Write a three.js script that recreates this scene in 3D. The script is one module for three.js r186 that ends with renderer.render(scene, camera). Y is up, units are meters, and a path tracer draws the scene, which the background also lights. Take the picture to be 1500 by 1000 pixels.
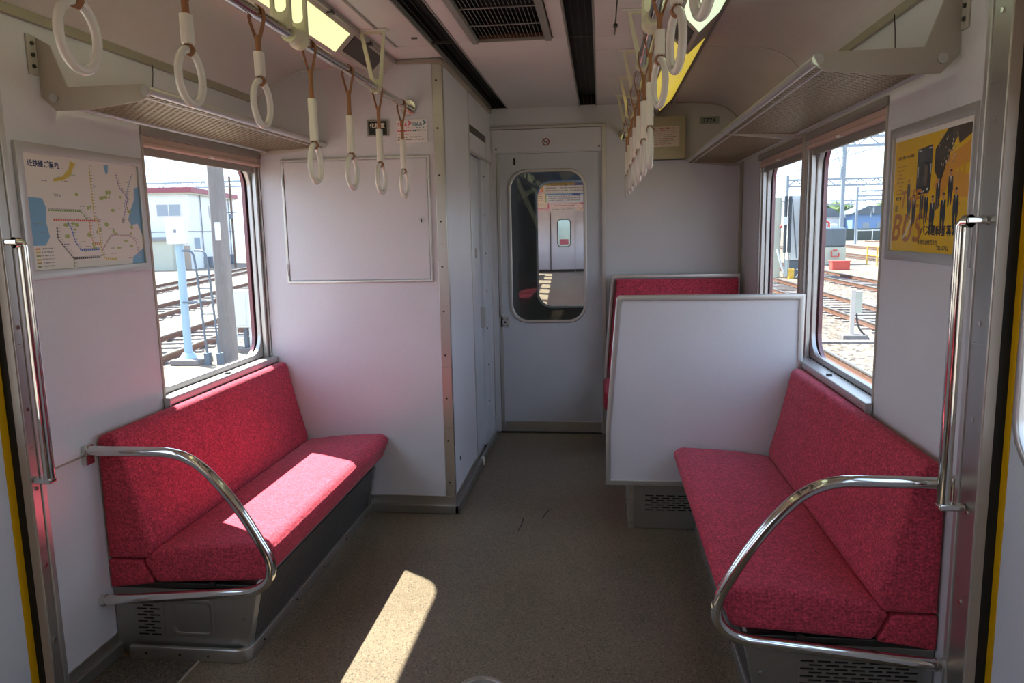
import * as THREE from 'three';
import { RoundedBoxGeometry } from 'three/addons/geometries/RoundedBoxGeometry.js';
import { mergeGeometries, toCreasedNormals } from 'three/addons/utils/BufferGeometryUtils.js';
import { RectAreaLightUniformsLib } from 'three/addons/lights/RectAreaLightUniformsLib.js';

// ---------------------------------------------------------------- camera, sky, sun, exposure
const scene = new THREE.Scene();
const renderer = new THREE.WebGLRenderer();
renderer.toneMapping = THREE.LinearToneMapping;
renderer.toneMappingExposure = 1.08;
renderer.shadowMap.enabled = true;
RectAreaLightUniformsLib.init();

const camera = new THREE.PerspectiveCamera(2 * Math.atan(500 / 1089) * 180 / Math.PI, 1.5, 0.05, 600);
camera.position.set(0.32, 1.40, 0);
camera.quaternion.setFromRotationMatrix(new THREE.Matrix4().makeBasis(
  new THREE.Vector3(0.9928990, -0.0203057, -0.1172149),
  new THREE.Vector3(0.0026601, 0.9888678, -0.1487727),
  new THREE.Vector3(0.1189309, 0.1474045, 0.9818999)));

{ // pale hazy summer sky, a little bluer overhead
  const W = 64, H = 64, d = new Float32Array(W * H * 4);
  for (let j = 0; j < H; j++) {
    const t = Math.max(0, (j + 0.5) / H * 2 - 1), k = Math.pow(t, 0.6);
    for (let i = 0; i < W; i++) {
      const o = (j * W + i) * 4;
      d[o] = 0.86 - 0.42 * k; d[o + 1] = 0.94 - 0.26 * k; d[o + 2] = 1.10 + 0.04 * k; d[o + 3] = 1;
    }
  }
  const t = new THREE.DataTexture(d, W, H, THREE.RGBAFormat, THREE.FloatType);
  t.mapping = THREE.EquirectangularReflectionMapping; t.magFilter = THREE.LinearFilter; t.needsUpdate = true;
  scene.background = t;
  scene.backgroundIntensity = 2.75;
}
const sun = new THREE.DirectionalLight(new THREE.Color(1, 0.95, 0.86), 25);
sun.position.set(-20, 32.4, -13.4); sun.target.position.set(0, 0, 0);
sun.castShadow = true; sun.shadow.mapSize.set(4096, 4096);
Object.assign(sun.shadow.camera, { left: -40, right: 40, top: 40, bottom: -40, near: 0.5, far: 160 });
scene.add(sun, sun.target);

// ---------------------------------------------------------------- helpers
const V = (x, y, z) => new THREE.Vector3(x, y, z);
let seed = 7;
const rnd = () => { seed = (seed * 1664525 + 1013904223) >>> 0; return seed / 4294967296; };
const taken = {};
const numbered = (n) => { const k = taken[n] = (taken[n] ?? -1) + 1; return k ? n + '_' + String(k).padStart(3, '0') : n; };
const prep = (g) => { // a common attribute set so that pieces merge
  if (g.index) g = g.toNonIndexed();
  for (const k of Object.keys(g.attributes)) if (!['position', 'normal', 'uv'].includes(k)) g.deleteAttribute(k);
  if (!g.attributes.uv) g.setAttribute('uv', new THREE.BufferAttribute(new Float32Array(g.attributes.position.count * 2), 2));
  g.clearGroups(); return g;
};
const join = (gs) => Array.isArray(gs) ? (gs.length > 1 ? mergeGeometries(gs.map(prep)) : prep(gs[0])) : gs;
function metre(g) { // uv in metres from the surface's own position, along the dominant axis of its normal
  g = prep(g);
  const p = g.attributes.position, n = g.attributes.normal, uv = g.attributes.uv;
  for (let t = 0; t < p.count; t += 3) {
    let a = 0, b = 0, c = 0;
    for (let i = t; i < t + 3; i++) { a += Math.abs(n.getX(i)); b += Math.abs(n.getY(i)); c += Math.abs(n.getZ(i)); }
    for (let i = t; i < t + 3; i++) {
      const x = p.getX(i), y = p.getY(i), z = p.getZ(i);
      if (b >= a && b >= c) uv.setXY(i, x, z); else if (a >= c) uv.setXY(i, z, y); else uv.setXY(i, x, y);
    }
  }
  return g;
}
function mesh(name, gs, m, parent) {
  const o = new THREE.Mesh(join(gs), m); o.name = parent ? name : numbered(name);
  o.castShadow = o.receiveShadow = true; (parent || scene).add(o); return o;
}
function thing(name, label, category, pos = [0, 0, 0], group) {
  const o = new THREE.Group(); o.name = numbered(name); o.position.set(...pos); o.userData = { label, category };
  if (group) o.userData.group = group; scene.add(o); return o;
}
function one(name, gs, m, label, category, group) {
  const o = mesh(name, gs, m); o.userData = { label, category }; if (group) o.userData.group = group; return o;
}
function struct(name, gs, m) { const o = mesh(name, gs, m); o.userData.kind = 'structure'; return o; }
function copy(o, label) { const c = o.clone(); c.name = numbered(o.name.replace(/_\d{3}$/, '')); if (label) c.userData = { ...c.userData, label }; scene.add(c); return c; }
const box = (x0, x1, y0, y1, z0, z1) => metre(new THREE.BoxGeometry(Math.abs(x1 - x0), Math.abs(y1 - y0), Math.abs(z1 - z0)).translate((x0 + x1) / 2, (y0 + y1) / 2, (z0 + z1) / 2));
const rbox = (x0, x1, y0, y1, z0, z1, r = 0.004) => metre(new RoundedBoxGeometry(Math.abs(x1 - x0), Math.abs(y1 - y0), Math.abs(z1 - z0), 2, r).translate((x0 + x1) / 2, (y0 + y1) / 2, (z0 + z1) / 2));
const rr = (p, x0, y0, x1, y1, r) => { // rounded rectangle on a Shape or Path
  p.moveTo(x0 + r, y0); p.lineTo(x1 - r, y0); if (r) p.absarc(x1 - r, y0 + r, r, -Math.PI / 2, 0); p.lineTo(x1, y1 - r); if (r) p.absarc(x1 - r, y1 - r, r, 0, Math.PI / 2);
  p.lineTo(x0 + r, y1); if (r) p.absarc(x0 + r, y1 - r, r, Math.PI / 2, Math.PI); p.lineTo(x0, y0 + r); if (r) p.absarc(x0 + r, y0 + r, r, Math.PI, Math.PI * 1.5); return p;
};
const poly = (pts) => new THREE.Shape(pts.map(([a, b]) => new THREE.Vector2(a, b)));
const ext = (shape, depth, bevel = 0, seg = 10) => new THREE.ExtrudeGeometry(shape, bevel ? { depth: depth - 2 * bevel, bevelEnabled: true, bevelSize: bevel, bevelThickness: bevel, bevelOffset: -bevel, bevelSegments: 3, curveSegments: seg } : { depth, bevelEnabled: false, curveSegments: seg });
// a plate in the plane of a side wall: shape in (u = -z, y), from x0 to x0 + d
const sideExt = (shape, x0, d, bevel = 0) => ext(shape, d, bevel).rotateY(Math.PI / 2).translate(x0, 0, bevel ? 0 : 0).translate(bevel, 0, 0);
// a plate facing along z: shape in (x, y), from z0 to z0 + d
const faceExt = (shape, z0, d, bevel = 0) => ext(shape, d, bevel).translate(0, 0, z0 + bevel);
const cyl = (a, b, r, n = 12, r2 = r) => {
  const A = V(...a), B = V(...b), L = A.distanceTo(B), g = new THREE.CylinderGeometry(r2, r, L, n);
  return g.applyQuaternion(new THREE.Quaternion().setFromUnitVectors(V(0, 1, 0), B.clone().sub(A).normalize())).translate(...A.clone().add(B).multiplyScalar(0.5).toArray());
};
function bent(pts, R, r, seg = 8, n = 14, closed = false) { // tube along a polyline with rounded corners
  const path = new THREE.CurvePath(), P = pts.map((p) => V(...p)); let at = P[0];
  for (let i = 1; i < P.length - 1; i++) {
    const a = P[i - 1].clone().sub(P[i]), b = P[i + 1].clone().sub(P[i]), k = Math.min(Array.isArray(R) ? R[i - 1] : R, a.length() * 0.49, b.length() * 0.49);
    const s = P[i].clone().add(a.normalize().multiplyScalar(k)), e = P[i].clone().add(b.normalize().multiplyScalar(k));
    if (at.distanceTo(s) > 1e-5) path.add(new THREE.LineCurve3(at, s)); path.add(new THREE.QuadraticBezierCurve3(s, P[i], e)); at = e;
  }
  path.add(new THREE.LineCurve3(at, P[P.length - 1]));
  return new THREE.TubeGeometry(path, (P.length - 1) * seg * 2, r, n, closed);
}
const creased = (g, a = 0.7) => toCreasedNormals(prep(g), a);

// ---------------------------------------------------------------- textures
function tex(N, f, opt = {}) { // f(x, y) in 0..1 gives grey or [r, g, b] as sRGB
  const d = new Uint8Array(N * N * 4);
  for (let y = 0; y < N; y++) for (let x = 0; x < N; x++) {
    let c = f(x, y); if (!Array.isArray(c)) c = [c, c, c]; const o = (y * N + x) * 4;
    for (let k = 0; k < 3; k++) d[o + k] = Math.max(0, Math.min(255, c[k] * 255)); d[o + 3] = 255;
  }
  const t = new THREE.DataTexture(d, N, N); t.wrapS = t.wrapT = THREE.RepeatWrapping; t.magFilter = THREE.LinearFilter; t.minFilter = THREE.LinearMipmapLinearFilter;
  if (!opt.data) t.colorSpace = THREE.SRGBColorSpace; t.repeat.set(opt.rep || 1, opt.repY || opt.rep || 1); t.needsUpdate = true; return t;
}
function noiseField(N, cell) { // tileable value noise
  const n = N / cell, g = Array.from({ length: n * n }, rnd);
  return (x, y) => {
    const fx = (x / cell) % n, fy = (y / cell) % n, ix = Math.floor(fx), iy = Math.floor(fy), a = fx - ix, b = fy - iy, s = a * a * (3 - 2 * a), t = b * b * (3 - 2 * b);
    const G = (i, j) => g[((j + n) % n) * n + ((i + n) % n)];
    return (G(ix, iy) * (1 - s) + G(ix + 1, iy) * s) * (1 - t) + (G(ix, iy + 1) * (1 - s) + G(ix + 1, iy + 1) * s) * t;
  };
}
const N5 = 512;
const n2 = noiseField(N5, 2), n4 = noiseField(N5, 4), n8 = noiseField(N5, 8), n32 = noiseField(N5, 32), n128 = noiseField(N5, 128);
const mix = (a, b, t) => a.map((v, i) => v + (b[i] - v) * t);
const floorTex = tex(N5, (x, y) => { // speckled vinyl: fine dark and light flecks
  const f = n2(x, y), g = n4(x + 77, y + 31); let c = mix([0.425, 0.375, 0.305], [0.48, 0.425, 0.35], n128(x, y) * 0.7 + n32(x, y) * 0.3);
  if (f > 0.78) c = mix(c, [0.62, 0.55, 0.45], 0.6); else if (f < 0.24) c = mix(c, [0.22, 0.185, 0.15], 0.65); if (g > 0.86) c = mix(c, [0.33, 0.29, 0.25], 0.5); return c;
}, { rep: 1 / 0.85 });
const matTex = tex(N5, (x, y) => { const f = n4(x, y), g = n2(x, y); let c = [0.30, 0.275, 0.25]; if (f > 0.7) c = [0.40, 0.36, 0.32]; if (f < 0.3) c = [0.2, 0.18, 0.165]; if (g > 0.85) c = [0.47, 0.43, 0.38]; return c; }, { rep: 1 / 0.45 });
const fabricTex = tex(N5, (x, y) => { const f = n2(x, y) * 0.52 + n4(x, y * 2) * 0.40 + n32(x, y) * 0.08, w = (x % 6 < 1 ? -0.07 : 0) + (y % 6 < 1 ? -0.05 : 0); const k = 0.60 + 0.62 * f + w; return [0.83 * k, 0.285 * k, 0.375 * k]; }, { rep: 1 / 0.9 });
const fabricBump = tex(N5, (x, y) => n2(x, y) * 0.6 + n4(x, y) * 0.4, { rep: 1 / 0.9, data: true });
const wallTex = tex(N5, (x, y) => { const k = 0.965 + 0.05 * (n4(x, y) * 0.35 + n2(x, y * 3) * 0.25 + n128(x, y) * 0.4); return [0.845 * k, 0.845 * k, 0.868 * k]; }, { rep: 1 / 0.6 });
const ceilTex = tex(N5, (x, y) => { const k = 0.96 + 0.05 * (n8(x, y) * 0.4 + n128(x, y) * 0.6); return [0.87 * k, 0.84 * k, 0.825 * k]; }, { rep: 1 / 0.9 });
const brushed = tex(N5, (x, y) => 0.26 + 0.12 * (n2(x * 0.02 + 3, y * 1.0) * 0.6 + n4(1, y) * 0.4), { rep: 1 / 0.3, data: true });
const ballastTex = tex(N5, (x, y) => { const f = n4(x, y), g = n8(x + 9, y), h = n128(x, y); let c = mix([0.42, 0.38, 0.335], [0.48, 0.43, 0.37], h); c = mix(c, [0.17, 0.15, 0.14], f < 0.36 ? 0.8 : 0); c = mix(c, [0.64, 0.61, 0.56], g > 0.7 ? 0.65 : 0); return c; }, { rep: 1 / 7 });
const dirtTex = tex(N5, (x, y) => mix([0.45, 0.405, 0.34], [0.53, 0.485, 0.42], n32(x, y) * 0.5 + n4(x, y) * 0.5), { rep: 1 / 5 });
const leafTex = tex(N5, (x, y) => mix([0.26, 0.36, 0.20], [0.42, 0.50, 0.30], n8(x, y) * 0.6 + n32(x, y) * 0.4), { rep: 1 });
const perfTex = tex(N5, (x, y) => { const r = Math.floor(y / 16), u = (x + (r % 2) * 8) % 16 - 8, v = y % 16 - 8; return u * u + v * v < 24 ? [0.03, 0.028, 0.026] : [0.40, 0.39, 0.38]; }, { rep: 1 / 0.3 });
const concTex = tex(N5, (x, y) => { const k = 0.9 + 0.2 * (n32(x, y) * 0.5 + n4(x, y) * 0.5); return [0.47 * k, 0.455 * k, 0.445 * k]; }, { rep: 1 / 1.5 });

function canvas(w, h, draw) {
  const c = document.createElement('canvas'); c.width = w; c.height = h; draw(c.getContext('2d'), w, h);
  const t = new THREE.CanvasTexture(c); t.colorSpace = THREE.SRGBColorSpace; t.magFilter = THREE.LinearFilter; return t;
}
// strokes of the Japanese characters on the signs, each on a 10 x 10 grid
const G = {
  バ: '3,3 1,8;6,3 9,8;7,1 7.6,2.2;8.6,.8 9.2,2', ス: '2,2 8,2 6,6 1,9;6,6 9,9',
  運: '1,1 2,2;1,4 2.3,4 1.5,7 3,8.6 9.5,9;3.5,2.4 3.5,1.2 9.3,1.2 9.3,2.4;4.2,2.6 8.6,2.6;4.4,3.8 8.4,3.8 8.4,5.8 4.4,5.8 4.4,3.8;4.4,4.8 8.4,4.8;3.8,7 9,7;6.4,1.8 6.4,8.2',
  転: '.5,2 4.8,2;1,3.5 4.4,3.5 4.4,6.5 1,6.5 1,3.5;1,5 4.4,5;.3,8 5,8;2.7,.5 2.7,9.6;5.6,2 9,2;5.3,4.3 9.6,4.3;7.2,4.3 6,8.4 9,8;8.2,6.2 9.6,9.4',
  者: '2,2 8,2;5,.5 5,4;1,4 9,4;8,1 1,7;3.2,5.2 7.4,5.2 7.4,9.4 3.2,9.4 3.2,5.2;3.2,7.3 7.4,7.3',
  募: '1,1.6 9,1.6;3.4,.6 3.4,2.6;6.6,.6 6.6,2.6;2.8,3.2 7.2,3.2 7.2,5.6 2.8,5.6 2.8,3.2;2.8,4.4 7.2,4.4;1,6.4 9,6.4;4,5.6 .8,8;6,5.6 9.2,8;3,7.6 7,7.6 6.4,9.6;5,6.6 3,9.8',
  集: '3,.6 1,3;2.4,2 2.4,6;2.4,2 8.6,2;5.4,.6 5.4,5.6;2.4,3.2 8.2,3.2;2.4,4.4 8.2,4.4;2.4,5.7 8.8,5.7;.6,7 9.4,7;5,5.7 5,9.8;5,7 1.2,9.4;5,7 8.8,9.4',
  中: '1.5,3 8.5,3 8.5,6.6 1.5,6.6 1.5,3;5,.5 5,9.7', 近: '1,1 2,2;1,4 2.3,4 1.5,7 3,8.6 9.5,9;8.5,1 4.5,2;4.5,2 4.4,5 3.4,7.6;4.5,4.2 9.4,4.2;7,4.2 7,8',
  鉄: '2.5,.5 .5,3;2.5,.5 4.7,2.6;1.2,3.4 4,3.4;.8,5.2 4.4,5.2;2.5,3.4 2.5,8.6;.8,8.8 4.6,8.4;6,1.5 5.4,3.5;5.6,3 9.2,3;5,5.4 9.7,5.4;7.3,.6 7.2,5.4 5,9.5;7.3,5.4 9.7,9.5',
  線: '2.4,.5 1,2.8 3,3 .8,5.4 4.2,5;2.4,5 2.4,9.5;1,6.6 .6,8.6;3.6,6.4 4.2,8.2;6.8,.4 6.2,1.6;5.2,1.6 8.8,1.6 8.8,4.6 5.2,4.6 5.2,1.6;5.2,3.1 8.8,3.1;7,4.6 7,9.5 6.2,9;5,6 6.6,6 4.8,8.8;9,5.2 7.6,6.8 9.6,9',
  ご: '2,2.4 6.6,2.2;2,6.4 2.4,8.6 7.4,8.6;8,.8 8.6,2;9,.4 9.6,1.6', 案: '5,.3 5,1.4;1.2,2.6 1.2,1.4 8.8,1.4 8.8,2.6;1,3.8 9,3.8;4.4,2.2 3,5 7.4,5.8;7,3.8 5.6,5.4 2,6;.6,6.8 9.4,6.8;5,5.8 5,9.8;5,6.8 1.4,9.2;5,6.8 8.6,9.2',
  内: '1.5,9.6 1.5,2.6 8.5,2.6 8.5,9.4 7.4,9;5,.5 5,2.6 2.6,7;5,4 7.4,7', 化: '3,.6 .8,4.4;2.2,3 2.2,9.6;8.6,2.4 4.8,4.8;5.2,.6 5.2,8 6,8.8 9,8.8 9.4,7.2',
  粧: '2.4,.5 2.4,9.6;.5,3.8 4.4,3.8;.8,1.2 1.6,2.8;4,1.2 3.2,2.8;2.4,4.2 .5,7.4;2.4,4.2 4.4,6.6;7.4,.4 7.4,1.6;5.2,1.6 9.6,1.6;5.4,1.6 5.2,6 4.6,9;6.2,5 9.2,5;7.6,3 7.6,8.8;5.8,8.8 9.7,8.8',
  室: '5,.3 5,1.4;1,2.8 1,1.4 9,1.4 9,2.8;2.2,3.4 7.8,3.4;4.4,3.4 3,5.4 7.4,5.2;6.2,4.2 7.8,5.8;2,7.4 8,7.4;5,5.6 5,9.4;.8,9.4 9.2,9.4',
  奈: '1,1.6 9,1.6;5,.4 5,1.6 1,5;5,1.6 9,5;3,5 7,5;1.6,6.4 8.4,6.4;5,6.4 5,9.6;3,7.4 2,9;7,7.4 8,9', 良: '5,.2 5,1.4;2.4,1.4 7.6,1.4 7.6,5 2.4,5;2.4,3.2 7.6,3.2;2.4,1.4 2.4,9.2 4.6,8.2;4.4,5 9,9.6;8.2,5.8 6.4,7',
  交: '5,.3 5,1.8;.8,1.8 9.2,1.8;3.2,2.8 1.6,4.8;6.8,2.8 8.4,4.8;7,4.6 1,9.6;3,4.6 9,9.6', 通: '1,1 2,2;1,4 2.3,4 1.5,7 3,8.6 9.5,9;4.2,1 8.6,1 6.6,2.4;4.4,8 4.4,3 8.8,3 8.8,8;4.4,4.6 8.8,4.6;4.4,6.2 8.8,6.2;6.6,3 6.6,8',
  株: '2.2,.5 2.2,9.6;.4,3 4.2,3;2.2,3.4 .4,7;2.2,3.4 4.2,6;5.4,1 5,3;5.2,2.4 9.4,2.4;4.6,4.8 9.8,4.8;7.2,.5 7.2,9.6;7.2,4.8 4.8,8.6;7.2,4.8 9.6,8.6', 式: '.8,2.6 9.4,2.6;6.4,.6 7,6 9.2,9.4 9.6,7.6;8,.8 8.8,1.8;1.6,5 5.4,5;3.4,5 3.4,8.6;1,9 5.8,8.4',
  会: '5,.4 .8,4;5,.4 9.2,4;3,3.8 7,3.8;1.6,5.8 8.4,5.8;4.4,5.8 2.6,8.8 7.6,8.4;6.6,7 8.4,9.6', 社: '2.4,.4 2.8,1.6;.6,2.4 4,2.4 .6,6;2.4,4.4 2.4,9.6;3,5 4.2,6.2;5.2,3.6 9.4,3.6;7.2,.6 7.2,9;4.8,9 9.8,9',
};
function glyphs(c, text, x, y, s, color, lw, sx = 1) {
  c.strokeStyle = color; c.lineWidth = lw; c.lineCap = 'round'; c.lineJoin = 'round';
  [...text].forEach((ch, i) => (G[ch] || '').split(';').forEach((st) => {
    c.beginPath(); st.split(' ').forEach((p, k) => { const [a, b] = p.split(',').map(Number), X = x + i * s * 1.06 * sx + a * s * sx / 10, Y = y + b * s / 10; k ? c.lineTo(X, Y) : c.moveTo(X, Y); }); c.stroke();
  }));
}
const tiny = (c, x, y, w, h, color) => { // rows of print too small to read
  c.fillStyle = color; for (let a = x; a < x + w; a += h * 1.15) if (rnd() > 0.12) c.fillRect(a, y, h * (0.5 + rnd() * 0.45), h * (0.6 + rnd() * 0.4));
};

// ---------------------------------------------------------------- materials
const std = (o) => new THREE.MeshPhysicalMaterial(o);
const M = {
  wall: std({ map: wallTex, roughness: 0.38 }), ceil: std({ map: ceilTex, roughness: 0.5 }), door: std({ map: wallTex, color: 0xf2f6f8, roughness: 0.35 }),
  floor: std({ map: floorTex, roughness: 0.36 }), mat: std({ map: matTex, roughness: 0.7 }),
  alum: std({ color: 0xc2c0bb, metalness: 0.9, roughness: 1, roughnessMap: brushed }), satin: std({ color: 0xcbcac8, metalness: 0.8, roughness: 0.38 }), chrome: std({ color: 0xd6d4d0, metalness: 1, roughness: 0.1 }),
  steel: std({ color: 0xa5a4a0, metalness: 0.85, roughness: 0.42 }), darksteel: std({ color: 0x4c4b48, metalness: 0.7, roughness: 0.45 }), frameGrey: std({ color: 0x98948d, metalness: 0.3, roughness: 0.45 }),
  paintGrey: std({ color: 0xb4ada2, roughness: 0.42 }), olive: std({ color: 0xa5a08c, roughness: 0.35, metalness: 0.2 }), cream: std({ color: 0xd5d0b4, roughness: 0.35 }), boxCream: std({ color: 0xb9b39a, roughness: 0.4 }),
  black: std({ color: 0x0d0d0d, roughness: 0.6 }), rubber: std({ color: 0x141414, roughness: 0.7 }), fin: std({ color: 0x4a4742, roughness: 0.5, metalness: 0.4 }),
  red: std({ map: fabricTex, bumpMap: fabricBump, bumpScale: 0.0012, roughness: 0.95, sheen: 0.9, sheenColor: new THREE.Color(1.0, 0.50, 0.58), sheenRoughness: 0.45 }),
  maroon: std({ color: 0x7b4550, roughness: 0.3, clearcoat: 0.4 }), yellow: std({ color: 0xd9a400, roughness: 0.4 }), shade: std({ color: 0xc9ae9e, roughness: 0.7 }),
  glass: std({ color: 0xf3f8f6, transmission: 1, roughness: 0, thickness: 0, ior: 1.5 }), leather: std({ color: 0x9c6a44, roughness: 0.6 }), leatherDark: std({ color: 0x33241a, roughness: 0.7 }),
  plastic: std({ color: 0xece6da, roughness: 0.35 }), ring: std({ color: 0xeeeae2, roughness: 0.2, clearcoat: 0.6, transmission: 0.12 }), net: std({ color: 0x87765f, metalness: 0.5, roughness: 0.45 }),
  perf: std({ map: perfTex, metalness: 0.4, roughness: 0.5 }), beige: std({ color: 0xa79a8d, roughness: 0.5 }), paper: std({ color: 0xe6ddd6, roughness: 0.6 }),
  conc: std({ map: concTex, roughness: 0.9 }), ballast: std({ map: ballastTex, roughness: 0.95 }), dirt: std({ map: dirtTex, roughness: 0.95 }), rust: std({ color: 0x6a4937, roughness: 0.8, metalness: 0.2 }), railTop: std({ color: 0x8d8880, roughness: 0.35, metalness: 0.8 }),
  white: std({ color: 0xd6dcdd, roughness: 0.7 }), blueWhite: std({ color: 0x97b6cb, roughness: 0.5 }), winDark: std({ color: 0x8896a0, roughness: 0.15 }), roofRed: std({ color: 0x8c4a55, roughness: 0.6 }), grey: std({ color: 0x7d8388, roughness: 0.6 }),
  slate: std({ color: 0x596772, roughness: 0.6 }), tank: std({ color: 0x54646e, roughness: 0.5 }), pale: std({ color: 0xb4b9aa, roughness: 0.6 }), redPaint: std({ color: 0xc2483c, roughness: 0.55 }), blueWall: std({ color: 0x6f92bf, roughness: 0.7 }),
  yellowPaint: std({ color: 0xd8b040, roughness: 0.5 }), catenary: std({ color: 0x8b98a4, roughness: 0.5, metalness: 0.3 }), leaf: std({ map: leafTex, roughness: 0.9 }), bark: std({ color: 0x5a4a3c, roughness: 0.9 }), bellows: std({ color: 0x6c6e6e, roughness: 0.8 }),
  brush: std({ color: 0x3d4a52, roughness: 0.9 }),
};
const print = (t, o = {}) => std({ map: t, roughness: 0.5, ...o });

// ================================================================ THE CARRIAGE SHELL
const XL = -1.32, XR = 1.23, ZE = -5.04, ZB = 6.2, CY = 2.195;   // walls, end wall, rear wall, ceiling
// floor
struct('floor', [box(XL, XR, -0.05, 0, ZE, ZB)], M.floor);
for (const [a, b, c] of [[[-0.071, -3.315], [-0.062, -3.39], [-0.061, -3.476]], [[0.031, -3.465], [0.044, -3.54], [0.062, -3.602]]]) { // dark shoe scuffs
  const q = new THREE.CatmullRomCurve3([a, b, c].map(([x, z]) => V(x, 0.0004, z))); mesh('scuff_mark', [new THREE.TubeGeometry(q, 12, 0.0028, 5).scale(1, 0.12, 1)], M.black, scene.getObjectByName('floor'));
}
struct('trim_1', [box(XL + 0.01, -1.02, 0, 0.0025, -2.16, -0.2)], M.mat);          // darker sheet at the door
struct('trim_2', [box(-1.019, -1.012, 0, 0.003, -2.16, -0.2)], M.beige);            // its seam strip

// side walls: inner panel with openings, outer painted skin with rounded window openings
const winL = [[2.575, 3.535]], winR = [[2.575, 3.525], [3.575, 4.52]], back = [[-1.25, -0.3], [-2.3, -1.3], [-3.9, -2.95], [-5.0, -4.0]];
const doorFar = (s) => s < 0 ? 1.875 : 1.832;
function sideWall(name, s, wins) {
  const X = s < 0 ? XL : XR;
  const inner = rr(new THREE.Shape(), -ZB, 0, 5.10, 2.30, 0);
  for (const [a, b] of [...wins, ...back]) inner.holes.push(rr(new THREE.Path(), a, 0.80, b, 1.775, 0));
  inner.holes.push(rr(new THREE.Path(), 0.45, 0.004, doorFar(s), 1.90, 0));
  const w = struct(name, [metre(sideExt(inner, s < 0 ? X - 0.03 : X, 0.03))], M.wall);
  const skin = rr(new THREE.Shape(), -ZB, -0.05, 5.10, 2.32, 0);
  for (const [a, b] of [...wins, ...back]) skin.holes.push(rr(new THREE.Path(), a - 0.01, 0.815, b - 0.065, 1.735, 0.10));
  skin.holes.push(rr(new THREE.Path(), 0.45, -0.03, doorFar(s), 1.90, 0));
  mesh('outer_skin', [sideExt(skin, s < 0 ? X - 0.078 : X + 0.062, 0.016)], M.maroon, w);
  return w;
}
sideWall('wall_left', -1, winL); sideWall('wall_right', 1, winR);

function windowUnit(n, s, a, b, detail) {
  const X = s < 0 ? XL : XR, o = new THREE.Group(); o.name = 'window_' + n; o.userData.kind = 'structure'; scene.add(o);
  const sx = (d0, d1) => [X + s * d0, X + s * d1];   // depth outward from the wall face
  const plate = (name, shape, d0, d1, m, bev = 0) => mesh(name, [sideExt(shape, Math.min(...sx(d0, d1)), Math.abs(d1 - d0), bev)], m, o);
  const fr = rr(new THREE.Shape(), a + 0.001, 0.801, b - 0.03, 1.774, 0.005); fr.holes.push(rr(new THREE.Path(), a + 0.012, 0.825, b - 0.055, 1.725, 0.095));
  plate('sash_frame', fr, 0.034, 0.056, M.satin, 0.004);
  const gl = rr(new THREE.Shape(), a + 0.004, 0.806, b - 0.03, 1.77, 0.02);
  mesh('pane', [new THREE.ShapeGeometry(gl).rotateY(Math.PI / 2).translate(X + s * 0.06, 0, 0)], M.glass, o);
  if (!detail) { if (s > 0 || a < -2.5) mesh('drawn_blind', [rbox(...sx(0.006, 0.014).sort((p, q) => p - q), 0.81, 1.77, -b + 0.005, -a - 0.005, 0.002)], M.shade, o); return o; }
  const bz = (name, d0, d1, y0, y1, u0, u1, m, r = 0.002) => mesh(name, [rbox(...sx(d0, d1).sort((p, q) => p - q), y0, y1, -u1, -u0, r)], m, o);
  bz('guide_rail', 0.002, 0.030, 0.802, 1.775, b - 0.022, b - 0.001, M.satin);            // far jamb: channels for sash and shade
  bz('guide_rail', 0.012, 0.032, 0.802, 1.74, b - 0.046, b - 0.030, M.satin);
  bz('guide_rail', 0.026, 0.032, 0.802, 1.74, b - 0.031, b - 0.021, M.rubber, 0.001);
  bz('jamb_strip', -0.004, 0.03, 0.80, 1.79, a - 0.006, a + 0.006, M.paintGrey);
  bz('head_rail', -0.008, 0.03, 1.768, 1.80, a - 0.006, b + 0.004, M.frameGrey);
  bz('shade_roll', 0.004, 0.028, 1.742, 1.772, a + 0.008, b - 0.004, M.shade, 0.008);
  bz('shade_bar', -0.004, 0.022, 1.728, 1.748, a + 0.008, b - 0.004, M.shade, 0.008);
  bz('top_rail', 0.018, 0.032, 1.70, 1.735, a + 0.006, b - 0.03, M.frameGrey);
  bz('catch', -0.01, 0.004, 1.726, 1.736, (a + b) / 2 - 0.02, (a + b) / 2 + 0.02, M.plastic);
  bz('sill', -0.028, 0.032, 0.772, 0.802, a - 0.004, b + 0.004, M.satin, 0.004);
  bz('sill_end_cap', -0.031, -0.005, 0.758, 0.803, a - 0.014, a - 0.003, M.satin, 0.003);
  bz('sill_latch', -0.014, 0.006, 0.802, 0.808, (a + b) / 2 - 0.008, (a + b) / 2 + 0.008, M.darksteel, 0.001);
  return o;
}
windowUnit(1, -1, ...winL[0], true); windowUnit(2, 1, ...winR[0], true); windowUnit(3, 1, ...winR[1], true);
back.forEach(([a, b], i) => { windowUnit(4 + i * 2, -1, a, b, false); windowUnit(5 + i * 2, 1, a, b, false); });
struct('trim_3', [rbox(XR - 0.008, XR + 0.03, 0.775, 1.80, -3.572, -3.528, 0.003)], M.paintGrey);   // mullion between the two right windows

mesh('panel_joint', [rbox(XL - 0.001, XL + 0.002, 0.714, 0.720, -2.17, -1.93, 0.0006)], M.beige, scene.getObjectByName('wall_left'));
one('loose_wire', [bent([[XL + 0.016, 2.03, -2.66], [XL + 0.014, 2.00, -2.665], [XL + 0.012, 1.93, -2.655], [XL + 0.012, 1.85, -2.655]], 0.03, 0.0016, 6, 5)], M.black, 'thin dark wire hanging from the moulding above the route map rack', 'wire');
one('loose_wire', [bent([[XR - 0.016, 2.03, -2.52], [XR - 0.012, 1.99, -2.52], [XR - 0.012, 1.86, -2.50]], 0.03, 0.0016, 6, 5)], M.black, 'thin dark wire hanging from the moulding above the poster side rack', 'wire');

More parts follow.
